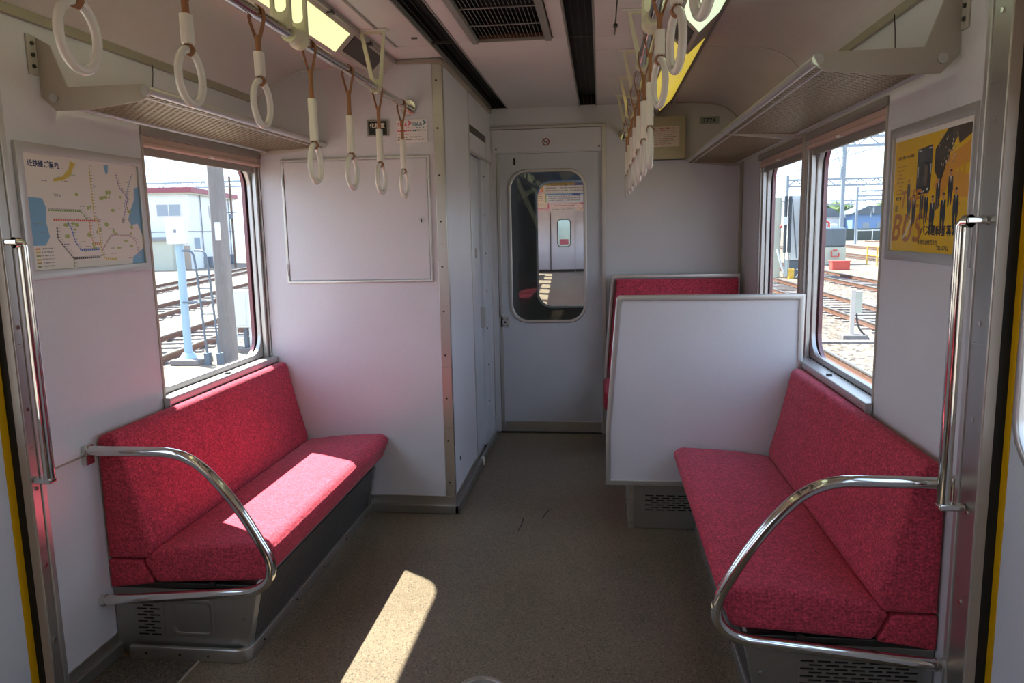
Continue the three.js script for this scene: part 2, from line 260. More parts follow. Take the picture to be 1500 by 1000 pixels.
// end wall with the gangway door opening
{
  const s = rr(new THREE.Shape(), XL, 0, XR, 2.32, 0); s.holes.push(rr(new THREE.Path(), -0.375, 0.0, 0.325, 1.905, 0));
  const w = struct('wall_end', [metre(faceExt(s, ZE - 0.05, 0.05))], M.wall);
  mesh('header_panel', [rbox(-0.395, 0.332, 1.912, 2.058, ZE, ZE + 0.012, 0.002)], M.wall, w);
  mesh('header_strip', [rbox(-0.43, 0.352, 2.06, 2.078, ZE, ZE + 0.02, 0.003)], M.satin, w);
  mesh('door_frame', [rbox(0.328, 0.354, 0.0, 2.06, ZE, ZE + 0.022, 0.003)], M.satin, w);
  mesh('door_frame', [rbox(-0.43, -0.412, 0.0, 2.06, ZE, ZE + 0.03, 0.003)], M.satin, w);
  for (const x of [-0.37, 0.31]) mesh('screw', [cyl([x, 1.935, ZE + 0.01], [x, 1.935, ZE + 0.016], 0.006)], M.darksteel, w);
  mesh('corner_strip', [rbox(1.212, 1.229, 0, 1.81, ZE, ZE + 0.018, 0.003)], M.olive, w);
  mesh('ceiling_bead', [creased(sweepCoveBead(ZE + 0.006))], M.paintGrey, w);
}
function sweepCoveBead(z) {
  return new THREE.TubeGeometry(new THREE.CatmullRomCurve3([[1.22, 2.05], [1.192, 2.083], [1.127, 2.143], [1.024, 2.176], [0.90, 2.188], [0.80, 2.19]].map(([x, y]) => V(x, y, z))), 24, 0.006, 6);
}
{ // sliding gangway door
  const o = new THREE.Group(); o.name = 'door_1'; o.userData.kind = 'structure'; scene.add(o);
  const s = rr(new THREE.Shape(), -0.372, 0.006, 0.325, 1.903, 0); s.holes.push(rr(new THREE.Path(), -0.285, 0.785, 0.212, 1.787, 0.115));
  mesh('door_leaf', [metre(faceExt(s, ZE - 0.035, 0.03))], M.door, o);
  const f = rr(new THREE.Shape(), -0.30, 0.77, 0.228, 1.802, 0.13); f.holes.push(rr(new THREE.Path(), -0.278, 0.792, 0.206, 1.78, 0.108));
  mesh('window_surround', [creased(faceExt(f, ZE - 0.012, 0.016, 0.004))], M.satin, o);
  mesh('pane', [new THREE.ShapeGeometry(rr(new THREE.Shape(), -0.283, 0.787, 0.21, 1.785, 0.113)).translate(0, 0, ZE - 0.02)], M.glass, o);
  mesh('kick_plate', [rbox(-0.345, 0.325, 0.012, 0.078, ZE - 0.006, ZE - 0.001, 0.001)], M.alum, o);
  mesh('edge_strip', [rbox(-0.372, -0.35, 0.012, 1.895, ZE - 0.006, ZE + 0.002, 0.002)], M.satin, o);
  mesh('lock_plate', [rbox(-0.366, -0.303, 0.743, 0.815, ZE - 0.006, ZE + 0.002, 0.002)], M.satin, o);
  for (const [x, y] of [[-0.35, 0.80], [-0.32, 0.80], [-0.35, 0.757], [-0.32, 0.757]]) mesh('screw', [cyl([x, y, ZE], [x, y, ZE + 0.005], 0.004, 8)], M.darksteel, o);
  mesh('keyhole', [cyl([-0.334, 0.778, ZE], [-0.334, 0.778, ZE + 0.0045], 0.007, 10)], M.black, o);
  mesh('pull_handle', [rbox(-0.363, -0.350, 0.82, 0.885, ZE - 0.006, ZE + 0.014, 0.003)], M.satin, o);
  mesh('slot', [rbox(-0.257, -0.245, 1.832, 1.875, ZE - 0.008, ZE - 0.003, 0.002)], M.black, o);
}
struct('trim_4', [box(-0.43, 0.36, -0.001, 0.004, ZE - 0.05, ZE + 0.02)], M.darksteel);   // threshold
struct('wall_back', [box(XL, XR, 0, 2.3, ZB, ZB + 0.05)], M.wall);

// lavatory compartment: front wall, corner strip, side wall with its door
const ZC = -3.52, XC = -0.41;
{
  const w = struct('wall_compartment', [box(XL, XC - 0.005, 0, 2.25, ZC - 0.04, ZC), box(XC - 0.04, XC, 0, 2.25, -4.20, ZC - 0.005), box(XC - 0.04, XC, 1.855, 2.25, ZE, -4.205)], M.wall);
  mesh('corner_strip', [rbox(-0.455, XC + 0.003, 0.045, 2.17, ZC - 0.002, ZC + 0.004, 0.002), rbox(XC - 0.002, XC + 0.004, 0.045, 2.17, ZC - 0.02, ZC + 0.004, 0.002)], M.alum, w);
  for (let i = 0; i < 10; i++) mesh('screw', [cyl([-0.435, 0.16 + i * 0.215, ZC], [-0.435, 0.16 + i * 0.215, ZC + 0.007], 0.005, 8)], M.darksteel, w);
  mesh('joint_strip', [rbox(XC - 0.002, XC + 0.005, 0.05, 2.19, -4.212, -4.198, 0.002)], M.satin, w);
  mesh('vent', [rbox(XC - 0.004, XC + 0.003, 1.955, 1.995, -4.82, -4.24, 0.001)], M.fin, w);
  mesh('header_frame', [rbox(XC - 0.004, XC + 0.006, 1.838, 1.855, ZE + 0.02, -4.212, 0.002)], M.satin, w);
  mesh('maintenance_tag', [rbox(XC, XC + 0.002, 0.225, 0.245, -3.70, -3.675, 0.0005)], M.darksteel, w);
  mesh('top_bead', [rbox(XC - 0.02, XC + 0.012, 2.165, 2.19, ZE, ZC + 0.012, 0.004), rbox(-0.62, XC + 0.012, 2.17, 2.19, ZC, ZC + 0.012, 0.004)], M.beige, w);
  const pts = [[-1.30, 2.05], [-1.237, 2.094], [-1.19, 2.126], [-1.138, 2.149], [-1.086, 2.162], [-1.0, 2.168], [-0.919, 2.171], [-0.79, 2.175]];
  mesh('ceiling_bead', [new THREE.TubeGeometry(new THREE.CatmullRomCurve3(pts.map(([x, y]) => V(x, y, ZC + 0.004))), 24, 0.006, 6)], M.ceil, w);
  const d = new THREE.Group(); d.name = 'door_2'; d.userData.kind = 'structure'; scene.add(d);      // lavatory door, set back
  mesh('door_leaf', [box(XC - 0.045, XC - 0.02, 0.0, 1.84, -4.62, -4.212)], M.door, d);
  mesh('door_post', [rbox(XC - 0.04, XC, 0.03, 1.84, -4.83, -4.62, 0.003)], M.door, d);
  mesh('jamb', [rbox(XC - 0.03, XC + 0.004, 0.0, 2.0, -4.95, -4.83, 0.003)], M.wall, d);
  mesh('jamb_strip', [rbox(XC - 0.05, XC - 0.004, 0.0, 1.86, ZE + 0.005, -4.955, 0.003)], M.darksteel, d);
  for (let i = 0; i < 7; i++) mesh('screw', [cyl([XC - 0.001, 0.3 + i * 0.24, -4.72], [XC + 0.004, 0.3 + i * 0.24, -4.72], 0.005, 8)], M.darksteel, d);
  mesh('latch', [rbox(XC - 0.022, XC - 0.008, 1.24, 1.30, -4.47, -4.44, 0.002)], M.satin, d);
  mesh('door_stop', [rbox(XC + 0.006, XC + 0.03, 0.0, 0.05, -4.30, -4.285, 0.003)], M.plastic, d);
  mesh('pull_handle', [rbox(XC - 0.022, XC + 0.012, 0.80, 0.93, -4.60, -4.575, 0.004)], M.satin, d);
}
function skirting(name, gs) { return struct(name, gs, M.alum); }
skirting('baseboard_compartment', [rbox(-0.86, XC, 0.042, 0.088, ZC, ZC + 0.005, 0.001), rbox(XC, XC + 0.005, 0.042, 0.088, -4.21, ZC, 0.001)]);
struct('trim_5', [rbox(-0.86, XC + 0.022, 0, 0.043, ZC, ZC + 0.02, 0.004), rbox(XC, XC + 0.022, 0, 0.043, -4.95, ZC + 0.02, 0.004)], M.steel);
skirting('baseboard_left', [rbox(XL, XL + 0.005, 0.04, 0.074, -2.20, -1.92, 0.001)]);
struct('trim_6', [rbox(XL, XL + 0.02, 0, 0.042, -2.20, -1.80, 0.004)], M.steel);
skirting('baseboard_right', [rbox(XR - 0.005, XR, 0.0, 0.075, -2.02, -1.92, 0.001)]);

// ceiling: cove sheets, flat panels with joints, air slots
{
  const cl = [[-1.318, 2.045], [-1.285, 2.066], [-1.237, 2.097], [-1.19, 2.129], [-1.138, 2.152], [-1.086, 2.165], [-1.0, 2.171], [-0.919, 2.174], [-0.77, 2.178]];
  const cr = [[1.229, 2.043], [1.212, 2.064], [1.192, 2.086], [1.162, 2.118], [1.127, 2.146], [1.08, 2.167], [1.024, 2.18], [0.90, 2.19], [0.76, 2.193]];
  const sheet = (pts, z0, z1) => { const up = pts.map(([x, y]) => [x, y + 0.012]).reverse(); return metre(creased(faceExt(poly([...pts, ...up]), z0, z1 - z0))); };
  const c = struct('ceiling', [box(XL - 0.1, XR + 0.1, 2.33, 2.36, ZE - 0.05, ZB + 0.05)], M.ceil);
  mesh('cove_sheet', [sheet(cl, ZC, ZB)], M.ceil, c); mesh('cove_sheet', [sheet(cr, -3.550, ZB)], M.ceil, c); mesh('cove_sheet', [sheet(cr, ZE, -3.558)], M.ceil, c);
  const pan = (x0, x1, z0, z1) => mesh('ceiling_panel', [rbox(x0, x1, CY, CY + 0.02, z0, z1, 0.003)], M.ceil, c);
  pan(-0.645, -0.402, -3.285, ZB); pan(-0.645, -0.402, ZE, -3.289);
  pan(-0.285, -0.222, -3.272, ZB); pan(0.122, 0.181, -3.272, ZB); pan(-0.222, 0.122, -1.70, ZB); pan(-0.285, 0.181, ZE, -3.276);
  pan(0.296, 0.378, -3.275, ZB); pan(0.382, 0.62, -3.275, ZB); pan(0.296, 0.62, -3.537, -3.279); pan(0.296, 0.62, ZE, -3.541);
  mesh('panel_catch', [rbox(0.372, 0.388, CY - 0.006, CY + 0.002, -3.14, -3.10, 0.002)], M.darksteel, c);
  mesh('panel_catch', [rbox(-0.455, -0.43, CY - 0.005, CY + 0.002, -3.16, -3.145, 0.002)], M.darksteel, c);
  mesh('seam_strip', [rbox(-0.56, -0.548, CY - 0.003, CY + 0.002, -3.285, ZB, 0.001)], M.frameGrey, c);
  // recesses over the slots and the return-air grille
  mesh('slot_recess', [box(-0.40, -0.285, CY + 0.004, 2.27, ZE, ZE + 0.006), box(-0.40, -0.285, 2.26, 2.27, ZE, ZB), box(-0.405, -0.40, CY + 0.02, 2.27, ZE, ZB), box(-0.285, -0.28, CY + 0.02, 2.27, ZE, ZB)], M.black, c);
  mesh('slot_recess', [box(0.18, 0.296, CY + 0.004, 2.27, ZE, ZE + 0.006), box(0.18, 0.296, 2.26, 2.27, ZE, ZB), box(0.175, 0.18, CY + 0.02, 2.27, ZE, ZB), box(0.296, 0.30, CY + 0.02, 2.27, ZE, ZB)], M.black, c);
  for (const x of [-0.37, -0.343, -0.316, 0.212, 0.238, 0.264]) mesh('air_slot_fin', [box(x - 0.0007, x + 0.0007, CY + 0.010, CY + 0.012, ZE, ZB)], M.darksteel, c);
  for (const [a, b] of [[-0.402, -0.396], [-0.291, -0.285], [0.181, 0.187], [0.290, 0.296]]) mesh('air_slot_edge', [box(a, b, CY - 0.003, CY + 0.02, ZE, ZB)], M.frameGrey, c);
  for (const [a, b] of [[-0.402, -0.285], [0.181, 0.296]]) mesh('air_slot_joint', [box(a, b, CY + 0.002, CY + 0.012, -3.283, -3.275)], M.fin, c);
}
for (const [n, s] of [['trim_7', -1], ['trim_8', 1]]) struct(n, [rbox(s < 0 ? XL - 0.002 : XR - 0.014, s < 0 ? XL + 0.014 : XR + 0.002, 2.022, 2.052, s < 0 ? ZC : ZE, ZB, 0.003)], M.olive);   // cove moulding
{ // return-air grille
  const g = thing('air_grille', 'dark rectangular return air grille with wire bars between the ceiling slots', 'grille', [-0.05, CY, -2.485]);
  const at = (x0, x1, y0, y1, z0, z1, r = 0.003) => rbox(x0 + 0.05, x1 + 0.05, y0 - CY, y1 - CY, z0 + 2.485, z1 + 2.485, r);
  mesh('frame', [at(-0.218, -0.192, CY - 0.012, CY + 0.012, -3.27, -1.70)], M.frameGrey, g); mesh('frame', [at(0.092, 0.118, CY - 0.012, CY + 0.012, -3.27, -1.70)], M.frameGrey, g);
  mesh('frame', [at(-0.192, 0.092, CY - 0.006, CY + 0.012, -3.27, -3.258)], M.frameGrey, g); mesh('frame', [at(-0.192, 0.092, CY - 0.012, CY + 0.012, -1.73, -1.70)], M.frameGrey, g);
  mesh('duct', [at(-0.2, 0.1, 2.30, 2.31, -3.27, -1.7, 0.001), at(-0.21, -0.2, CY, 2.31, -3.27, -1.7, 0.001), at(0.1, 0.11, CY, 2.31, -3.27, -1.7, 0.001), at(-0.2, 0.1, CY + 0.012, 2.31, -3.275, -3.265, 0.001)], M.black, g);
  mesh('filter', [at(-0.19, 0.09, CY + 0.006, CY + 0.022, -3.264, -3.257, 0.001)], M.rust, g);
  for (let i = 0; i < 18; i++) { const x = -0.178 + i * 0.0155; mesh('wire_bar', [cyl([x + 0.05, 0.008, 0.75], [x + 0.05, 0.008, -0.775], 0.0013, 5)], M.steel, g); }
  for (const z of [-3.04, -2.81, -2.58, -2.35, -2.12, -1.9]) mesh('cross_bar', [at(-0.192, 0.092, CY + 0.001, CY + 0.005, z - 0.004, z + 0.004, 0.001)], M.steel, g);
}
// ---------------------------------------------------------------- ceiling light fixtures (V-shaped covers)
const lampM = (c, k) => std({ color: 0xd8d8c0, emissive: new THREE.Color(c), emissiveIntensity: k, roughness: 0.35 });
const lens = { pale: lampM(0xf0f3b0, 0.95), green: lampM(0xe4f5cf, 0.95), yellow: lampM(0xdcc03c, 0.7) };
function fixture(label, s, z0, z1, covers, speaker) {
  const P = s < 0 ? [[-0.628, 2.182], [-0.705, 2.106], [-0.785, 2.182]] : [[0.607, 2.192], [0.682, 2.113], [0.768, 2.192]];
  const o = thing('ceiling_light', label, 'light', [P[1][0], P[1][1], (z0 + z1) / 2]), zc = (z0 + z1) / 2, L = P.map(([x, y]) => [x - P[1][0], y - P[1][1]]);
  const vee = (za, zb, k) => creased(faceExt(poly(k ? [[L[0][0] * 0.82, L[0][1] * 0.82 - 0.003], [0, -0.004], [L[2][0] * 0.82, L[2][1] * 0.82 - 0.003]] : L), za - zc, zb - za), 0.3);
  mesh('housing', [vee(z0, z1, 0)], M.paintGrey, o);
  for (const [a, b, m] of covers) {
    mesh('cover', [vee(a, b, 0.05)], m, o);
    const dx = L[0][0], len = b - a, sl = Math.hypot(L[0][0], L[0][1]), col = m.emissive;
    for (const q of [L[0], L[2]]) { // light leaves both faces of the cover
      const r = new THREE.RectAreaLight(col, 0.5, len * 0.96, sl * 0.8), nx = q[0] > 0 ? 1 : -1; r.name = 'cover_glow';
      const mid = V(q[0] / 2, q[1] / 2, (a + b) / 2 - zc), n = V(nx * q[1], -Math.abs(q[0]), 0).normalize();
      r.position.copy(mid).addScaledVector(n, 0.012); o.add(r);
      r.quaternion.setFromRotationMatrix(new THREE.Matrix4().makeBasis(V(0, 0, 1), V(0, 0, 1).cross(n).multiplyScalar(-1), n.clone().multiplyScalar(-1)));
    }
  }
  const side = (za, zb, m, name, out) => { const n = V(s < 0 ? 1 : -1, -1, 0).normalize(), g = new THREE.BoxGeometry(0.006, 0.075, zb - za); g.rotateZ(s < 0 ? -Math.PI / 4 : Math.PI / 4); mesh(name, [g.translate(L[0][0] / 2 + n.x * out, L[0][1] / 2 + n.y * out, (za + zb) / 2 - zc)], m, o); };
  if (speaker) side(speaker[0], speaker[1], M.perf, 'speaker_grille', 0.001);
  mesh('edge_strip', [rbox(L[0][0] - (s < 0 ? -0.012 : 0.012) * 0.2 - 0.008, L[0][0] + 0.008, L[0][1] - 0.006, L[0][1] + 0.012, z0 - zc, z1 - zc, 0.002)], M.frameGrey, o);
  mesh('edge_strip', [rbox(L[2][0] - 0.008, L[2][0] + 0.008, L[2][1] - 0.006, L[2][1] + 0.012, z0 - zc, z1 - zc, 0.002)], M.frameGrey, o);
  for (const z of [-2.68, -3.13]) mesh('clip', [rbox(L[0][0] - 0.012, L[0][0] + 0.012, L[0][1] - 0.012, L[0][1] + 0.002, z - zc - 0.015, z - zc + 0.015, 0.002)], M.darksteel, o);
}
fixture('ceiling light with pale yellow cover and speaker grille ending at the lavatory wall', -1, ZC + 0.003, ZB, [[-2.93, -1.3, lens.pale], [-0.9, 1.2, lens.pale], [1.6, 4.2, lens.pale]], [-3.36, -2.98]);
fixture('ceiling light with greenish and deep yellow covers ending over the cream notice box', 1, ZE + 0.003, ZB, [[-4.80, -3.32, lens.yellow], [-2.94, -1.3, lens.green], [-0.9, 1.2, lens.green], [1.6, 4.2, lens.green]], [-3.26, -3.0]);

// door posts and sliding side doors
for (const s of [-1, 1]) {
  const X = s < 0 ? XL : XR, z0 = s < 0 ? -1.925 : -1.93, z1 = s < 0 ? -1.872 : -1.828, uF = doorFar(s), bx = (d0, d1) => [X + s * d0, X + s * d1].sort((p, q) => p - q);
  const w = struct(s < 0 ? 'trim_9' : 'trim_10', [rbox(...bx(-0.016, 0.03), 0.0, 2.02, z0 + 0.02, z1, 0.003)], M.alum);
  mesh('edge_strip', [rbox(...bx(-0.02, 0.0), 0.0, 2.02, z0, z0 + 0.02, 0.003)], M.satin, w);
  mesh('post_return', [rbox(...bx(-0.014, 0.010), 0.0, 1.90, z1, z1 + 0.004, 0.001)], M.beige, w); mesh('pocket_rubber', [box(...bx(0.010, 0.034), 0.0, 1.90, z1, z1 + 0.003)], M.rubber, w);
  for (let i = 0; i < 8; i++) mesh('screw', [cyl([X - s * 0.014, 0.22 + i * 0.235, (z0 + 0.02 + z1) / 2], [X - s * 0.019, 0.22 + i * 0.235, (z0 + 0.02 + z1) / 2], 0.006, 10)], M.chrome, w);
  const w2 = struct(s < 0 ? 'trim_11' : 'trim_12', [rbox(...bx(-0.016, 0.03), 0.0, 2.02, -0.42, -0.33, 0.003)], M.alum);
  const hd = struct(s < 0 ? 'trim_13' : 'trim_14', [rbox(...bx(-0.07, 0.03), 1.905, 2.022, -uF, -0.33, 0.006)], M.wall);
  mesh('screw', [cyl([X - s * 0.07, 1.965, -1.78], [X - s * 0.074, 1.965, -1.78], 0.006, 10)], M.darksteel, hd);
  const d = new THREE.Group(); d.name = s < 0 ? 'door_3' : 'door_4'; d.userData.kind = 'structure'; scene.add(d);
  for (const [u0, u1, lead] of [[1.165, uF, 1], [0.45, 1.155, -1]]) {
    const sh = rr(new THREE.Shape(), u0, 0.004, u1, 1.90, 0); sh.holes.push(rr(new THREE.Path(), u0 + 0.12, 0.86, u1 - 0.062, 1.70, 0.10));
    mesh('door_leaf', [metre(sideExt(sh, Math.min(...bx(0.035, 0.06)), 0.025))], M.door, d);
    const f = rr(new THREE.Shape(), u0 + 0.10, 0.84, u1 - 0.042, 1.72, 0.12); f.holes.push(rr(new THREE.Path(), u0 + 0.122, 0.862, u1 - 0.064, 1.698, 0.098));
    mesh('window_seal', [creased(sideExt(f, Math.min(...bx(0.028, 0.06)), 0.032, 0.004))], M.satin, d);
    mesh('pane', [new THREE.ShapeGeometry(rr(new THREE.Shape(), u0 + 0.115, 0.855, u1 - 0.058, 1.705, 0.1)).rotateY(Math.PI / 2).translate(X + s * 0.045, 0, 0)], M.glass, d);
    if (lead > 0) { mesh('warning_stripe', [box(...bx(0.0335, 0.035), 0.004, 1.90, -(uF - 0.004), -(uF - 0.032))], M.yellow, d); mesh('edge_rubber', [box(...bx(0.026, 0.05), 0.0, 1.90, -uF, -(uF - 0.004))], M.rubber, d); }
    else mesh('warning_stripe', [box(...bx(0.0335, 0.035), 0.004, 1.90, -0.50, -0.476)], M.yellow, d);
  }
}

// ================================================================ BENCHES
const slotPlate = (w, h, slots) => { const s = rr(new THREE.Shape(), 0, 0, w, h, 0.004); for (const [x, y, l] of slots) s.holes.push(rr(new THREE.Path(), x, y, x + l, y + 0.006, 0.0012)); return s; };
function bench(label, s, zn, zf, near, wideSlots) { // zn near end, zf far end
  const X = s < 0 ? XL : XR, o = thing('bench_seat', label, 'bench', [X, 0, (zn + zf) / 2]), L = Math.abs(zn - zf), k = -s, zc = (zn + zf) / 2;
  const prof = (pts, z0, z1, bev, m, name) => { const g = ext(poly(pts.map(([d, y]) => [k * d, y])), z1 - z0, bev, 6).translate(0, 0, z0 + bev); return mesh(name, [metre(creased(g, 0.75))], m, o); };
  const curve = (pts, n = 40) => new THREE.CatmullRomCurve3(pts.map(([a, b]) => V(a, b, 0)), true, 'catmullrom', 0.5).getPoints(n).map((p) => [p.x, p.y]);
  const zA = -L / 2, zB = L / 2;
  const soft = (pts, r) => { // polygon with rounded corners
    const out = []; const n = pts.length;
    for (let i = 0; i < n; i++) {
      const p = pts[i], a = pts[(i + n - 1) % n], b = pts[(i + 1) % n], q = Array.isArray(r) ? r[i] : r;
      const da = Math.hypot(a[0] - p[0], a[1] - p[1]), db = Math.hypot(b[0] - p[0], b[1] - p[1]), t = Math.min(q, da * 0.48, db * 0.48);
      const A = [p[0] + (a[0] - p[0]) * t / da, p[1] + (a[1] - p[1]) * t / da], B = [p[0] + (b[0] - p[0]) * t / db, p[1] + (b[1] - p[1]) * t / db];
      for (let j = 0; j <= 5; j++) { const u = j / 5; out.push([(1 - u) ** 2 * A[0] + 2 * u * (1 - u) * p[0] + u * u * B[0], (1 - u) ** 2 * A[1] + 2 * u * (1 - u) * p[1] + u * u * B[1]]); }
    }
    return out;
  };
  prof(soft([[0.004, 0.347], [0.004, 0.765], [0.075, 0.782], [0.112, 0.60], [0.168, 0.385], [0.150, 0.347]], [0.005, 0.03, 0.05, 0.3, 0.03, 0.01]), zA, zB, 0.016, M.red, 'backrest');
  prof(soft([[0.128, 0.342], [0.165, 0.378], [0.35, 0.402], [0.555, 0.412], [0.588, 0.385], [0.548, 0.285], [0.166, 0.262]], [0.01, 0.03, 0.2, 0.05, 0.04, 0.02, 0.02]), zA, zB, 0.018, M.red, 'seat_cushion');
  prof(soft([[0.004, 0.242], [0.004, 0.342], [0.122, 0.340], [0.158, 0.262]], 0.008), zA + 0.002, zB - 0.002, 0.006, M.red, 'lower_cushion');
  // heater box under the seat
  const base = prof([[0.004, 0.0], [0.004, 0.24], [0.50, 0.258], [0.512, 0.235], [0.462, 0.0]], zA + 0.012, zB - 0.012, 0.004, M.steel, 'heater_box');
  const fw = 0.20, ang = Math.atan2(0.05, 0.235), gr = new THREE.BoxGeometry(0.004, 0.215, L - 0.10).rotateZ(-k * ang).translate(k * 0.4915, 0.142, 0);
  mesh('perforated_front', [metre(gr)], M.perf, o);
  mesh('support_rail', [rbox(k * 0.02, k * 0.52, 0.238, 0.262, zB - 0.03, zB - 0.012, 0.003)], M.darksteel, o);
  for (const d of [0.07, 0.36]) mesh('bolt', [cyl([k * d, 0.262, zB - 0.02], [k * d, 0.262, zB - 0.004], 0.012, 10)], M.darksteel, o);
  // near end panel with pressed slots
  const slots = []; const cols = wideSlots ? 7 : 2;
  for (let r = 0; r < 11; r++) for (let c = 0; c < cols; c++) { if (r % 2 && c === cols - 1) continue; slots.push([0.008 + c * 0.046 + (r % 2 ? 0.023 : 0), 0.008 + r * 0.0115, 0.036]); }
  const pw = wideSlots ? 0.335 : 0.105, px = wideSlots ? 0.03 : 0.075;
  const pl = ext(slotPlate(pw, 0.14, slots), 0.002).translate(k > 0 ? px : -px - pw, 0.065, zB - 0.0115);
  mesh('slotted_panel', [pl], M.steel, base);
  mesh('slot_backing', [new THREE.PlaneGeometry(pw - 0.004, 0.136).translate(k * (px + pw / 2), 0.135, zB - 0.0116)], M.black, base);
  if (!wideSlots) { const f = rr(new THREE.Shape(), 0.205, 0.075, 0.355, 0.205, 0.02); f.holes.push(rr(new THREE.Path(), 0.218, 0.088, 0.342, 0.192, 0.014)); mesh('cover_plate', [creased(ext(f, 0.004, 0.0015).translate(0, 0, zB - 0.0125 + 0.0015))], M.steel, base); }
  mesh('screw', [cyl([k * 0.463, 0.145, zB - 0.012], [k * 0.463, 0.145, zB - 0.008], 0.005, 8)], M.chrome, base);
  // aluminium foot trim, rounded at the corner
  const ft = new THREE.Shape(); const p2 = (d, z) => [k * d, z]; const line = soft([[0.06, zB + 0.016], [0.482, zB + 0.016], [0.482, zA], [0.462, zA], [0.462, zB], [0.06, zB]], [0.001, 0.05, 0.001, 0.001, 0.035, 0.001]);
  const fg = ext(poly(line.map(([d, z]) => [k * d, -z])), 0.045, 0.003).rotateX(-Math.PI / 2).translate(0, 0.003, 0);
  const foot = mesh('foot_trim', [creased(fg, 0.5)], M.alum, o);
  for (const d of [0.12, 0.24, 0.34]) mesh('screw', [cyl([k * d, 0.022, zB + 0.016], [k * d, 0.022, zB + 0.019], 0.004, 8)], M.darksteel, foot);
  for (let z = zB - 0.1; z > zA; z -= 0.28) mesh('screw', [cyl([k * 0.482, 0.022, z], [k * 0.485, 0.022, z], 0.004, 8)], M.darksteel, foot);
  return o;
}
bench('red moquette bench under the single window beside the route map', -1, -2.17, ZC + 0.004, true, false);
bench('red moquette bench between the white partition and the yellow poster', 1, -2.0, -3.352, true, true);
for (const s of [-1, 1]) for (const [a, b] of [[5.2, 2.7], [2.6, 0.1]]) bench((a > 3 ? 'long red bench near the rear wall' : 'long red bench behind the side door') + (s < 0 ? ', route map side' : ', poster side'), s, a, b, false, true).userData.group = 'rear benches';

function armrest(label, s, z) {
  const X = s < 0 ? XL : XR, k = -s, o = thing('armrest_pipe', label, 'armrest', [X, 0.25, z]);
  const pts = [[0.03, 0.731], [0.275, 0.729], [0.375, 0.70], [0.46, 0.607], [0.535, 0.507], [0.60, 0.385], [0.595, 0.29], [0.50, 0.262], [0.02, 0.224]];
  const path = new THREE.CurvePath(), Q = [[0.016, 0.731], [0.30, 0.731], [0.40, 0.731, 0.455, 0.617], [0.535, 0.507], [0.665, 0.315, 0.515, 0.263], [0.014, 0.222]];
  const v = (a, b) => V(k * a, b - 0.25, 0); let at = v(0.016, 0.731);
  path.add(new THREE.LineCurve3(at, v(0.245, 0.731))); path.add(new THREE.CubicBezierCurve3(v(0.245, 0.731), v(0.355, 0.731), v(0.40, 0.68), v(0.455, 0.614)));
  path.add(new THREE.CubicBezierCurve3(v(0.455, 0.614), v(0.515, 0.54), v(0.55, 0.47), v(0.58, 0.415))); path.add(new THREE.CubicBezierCurve3(v(0.58, 0.415), v(0.625, 0.325), v(0.575, 0.275), v(0.49, 0.266))); path.add(new THREE.LineCurve3(v(0.49, 0.266), v(0.012, 0.222)));
  mesh('pipe', [new THREE.TubeGeometry(path, 90, 0.0165, 16)], M.chrome, o);
  mesh('wall_bracket', [rbox(k * 0.0, k * 0.016, 0.731 - 0.25 - 0.045, 0.731 - 0.25 + 0.02, -0.02, 0.02, 0.004)], M.chrome, o);
  mesh('end_cap', [cyl([k * 0.0, -0.028, 0], [k * 0.02, -0.027, 0], 0.018, 16)], M.chrome, o);
}
armrest('bent chrome armrest pipe at the end of the bench beside the route map', -1, -2.125);
armrest('bent chrome armrest pipe at the end of the bench beside the yellow poster', 1, -1.968);

function grabPole(label, s, x, z, y0, y1) {
  const X = s < 0 ? XL : XR, o = thing('grab_pole', label, 'grab pole', [x, y0, z]), h = y1 - y0, wx = X - x + (s < 0 ? 0.018 : -0.018);
  mesh('pole', [bent([[wx * 0.2, h, 0.022], [0, h, 0], [0, h - 0.03, 0], [0, 0, 0]], 0.02, 0.0155, 8, 16)], M.chrome, o);
  mesh('top_arm', [rbox(Math.min(0, wx), Math.max(0, wx), h - 0.006, h + 0.010, 0.006, 0.022, 0.005)], M.chrome, o);
  mesh('bottom_bracket', [rbox(Math.min(-0.016, wx), Math.max(0.016, wx), -0.008, 0.008, -0.010, 0.018, 0.005)], M.chrome, o);
}
grabPole('vertical chrome grab pole on the door post next to the route map', -1, -1.262, -1.893, 0.715, 1.395);
grabPole('vertical chrome grab pole on the door post in front of the yellow poster', 1, 1.165, -1.885, 0.70, 1.40);

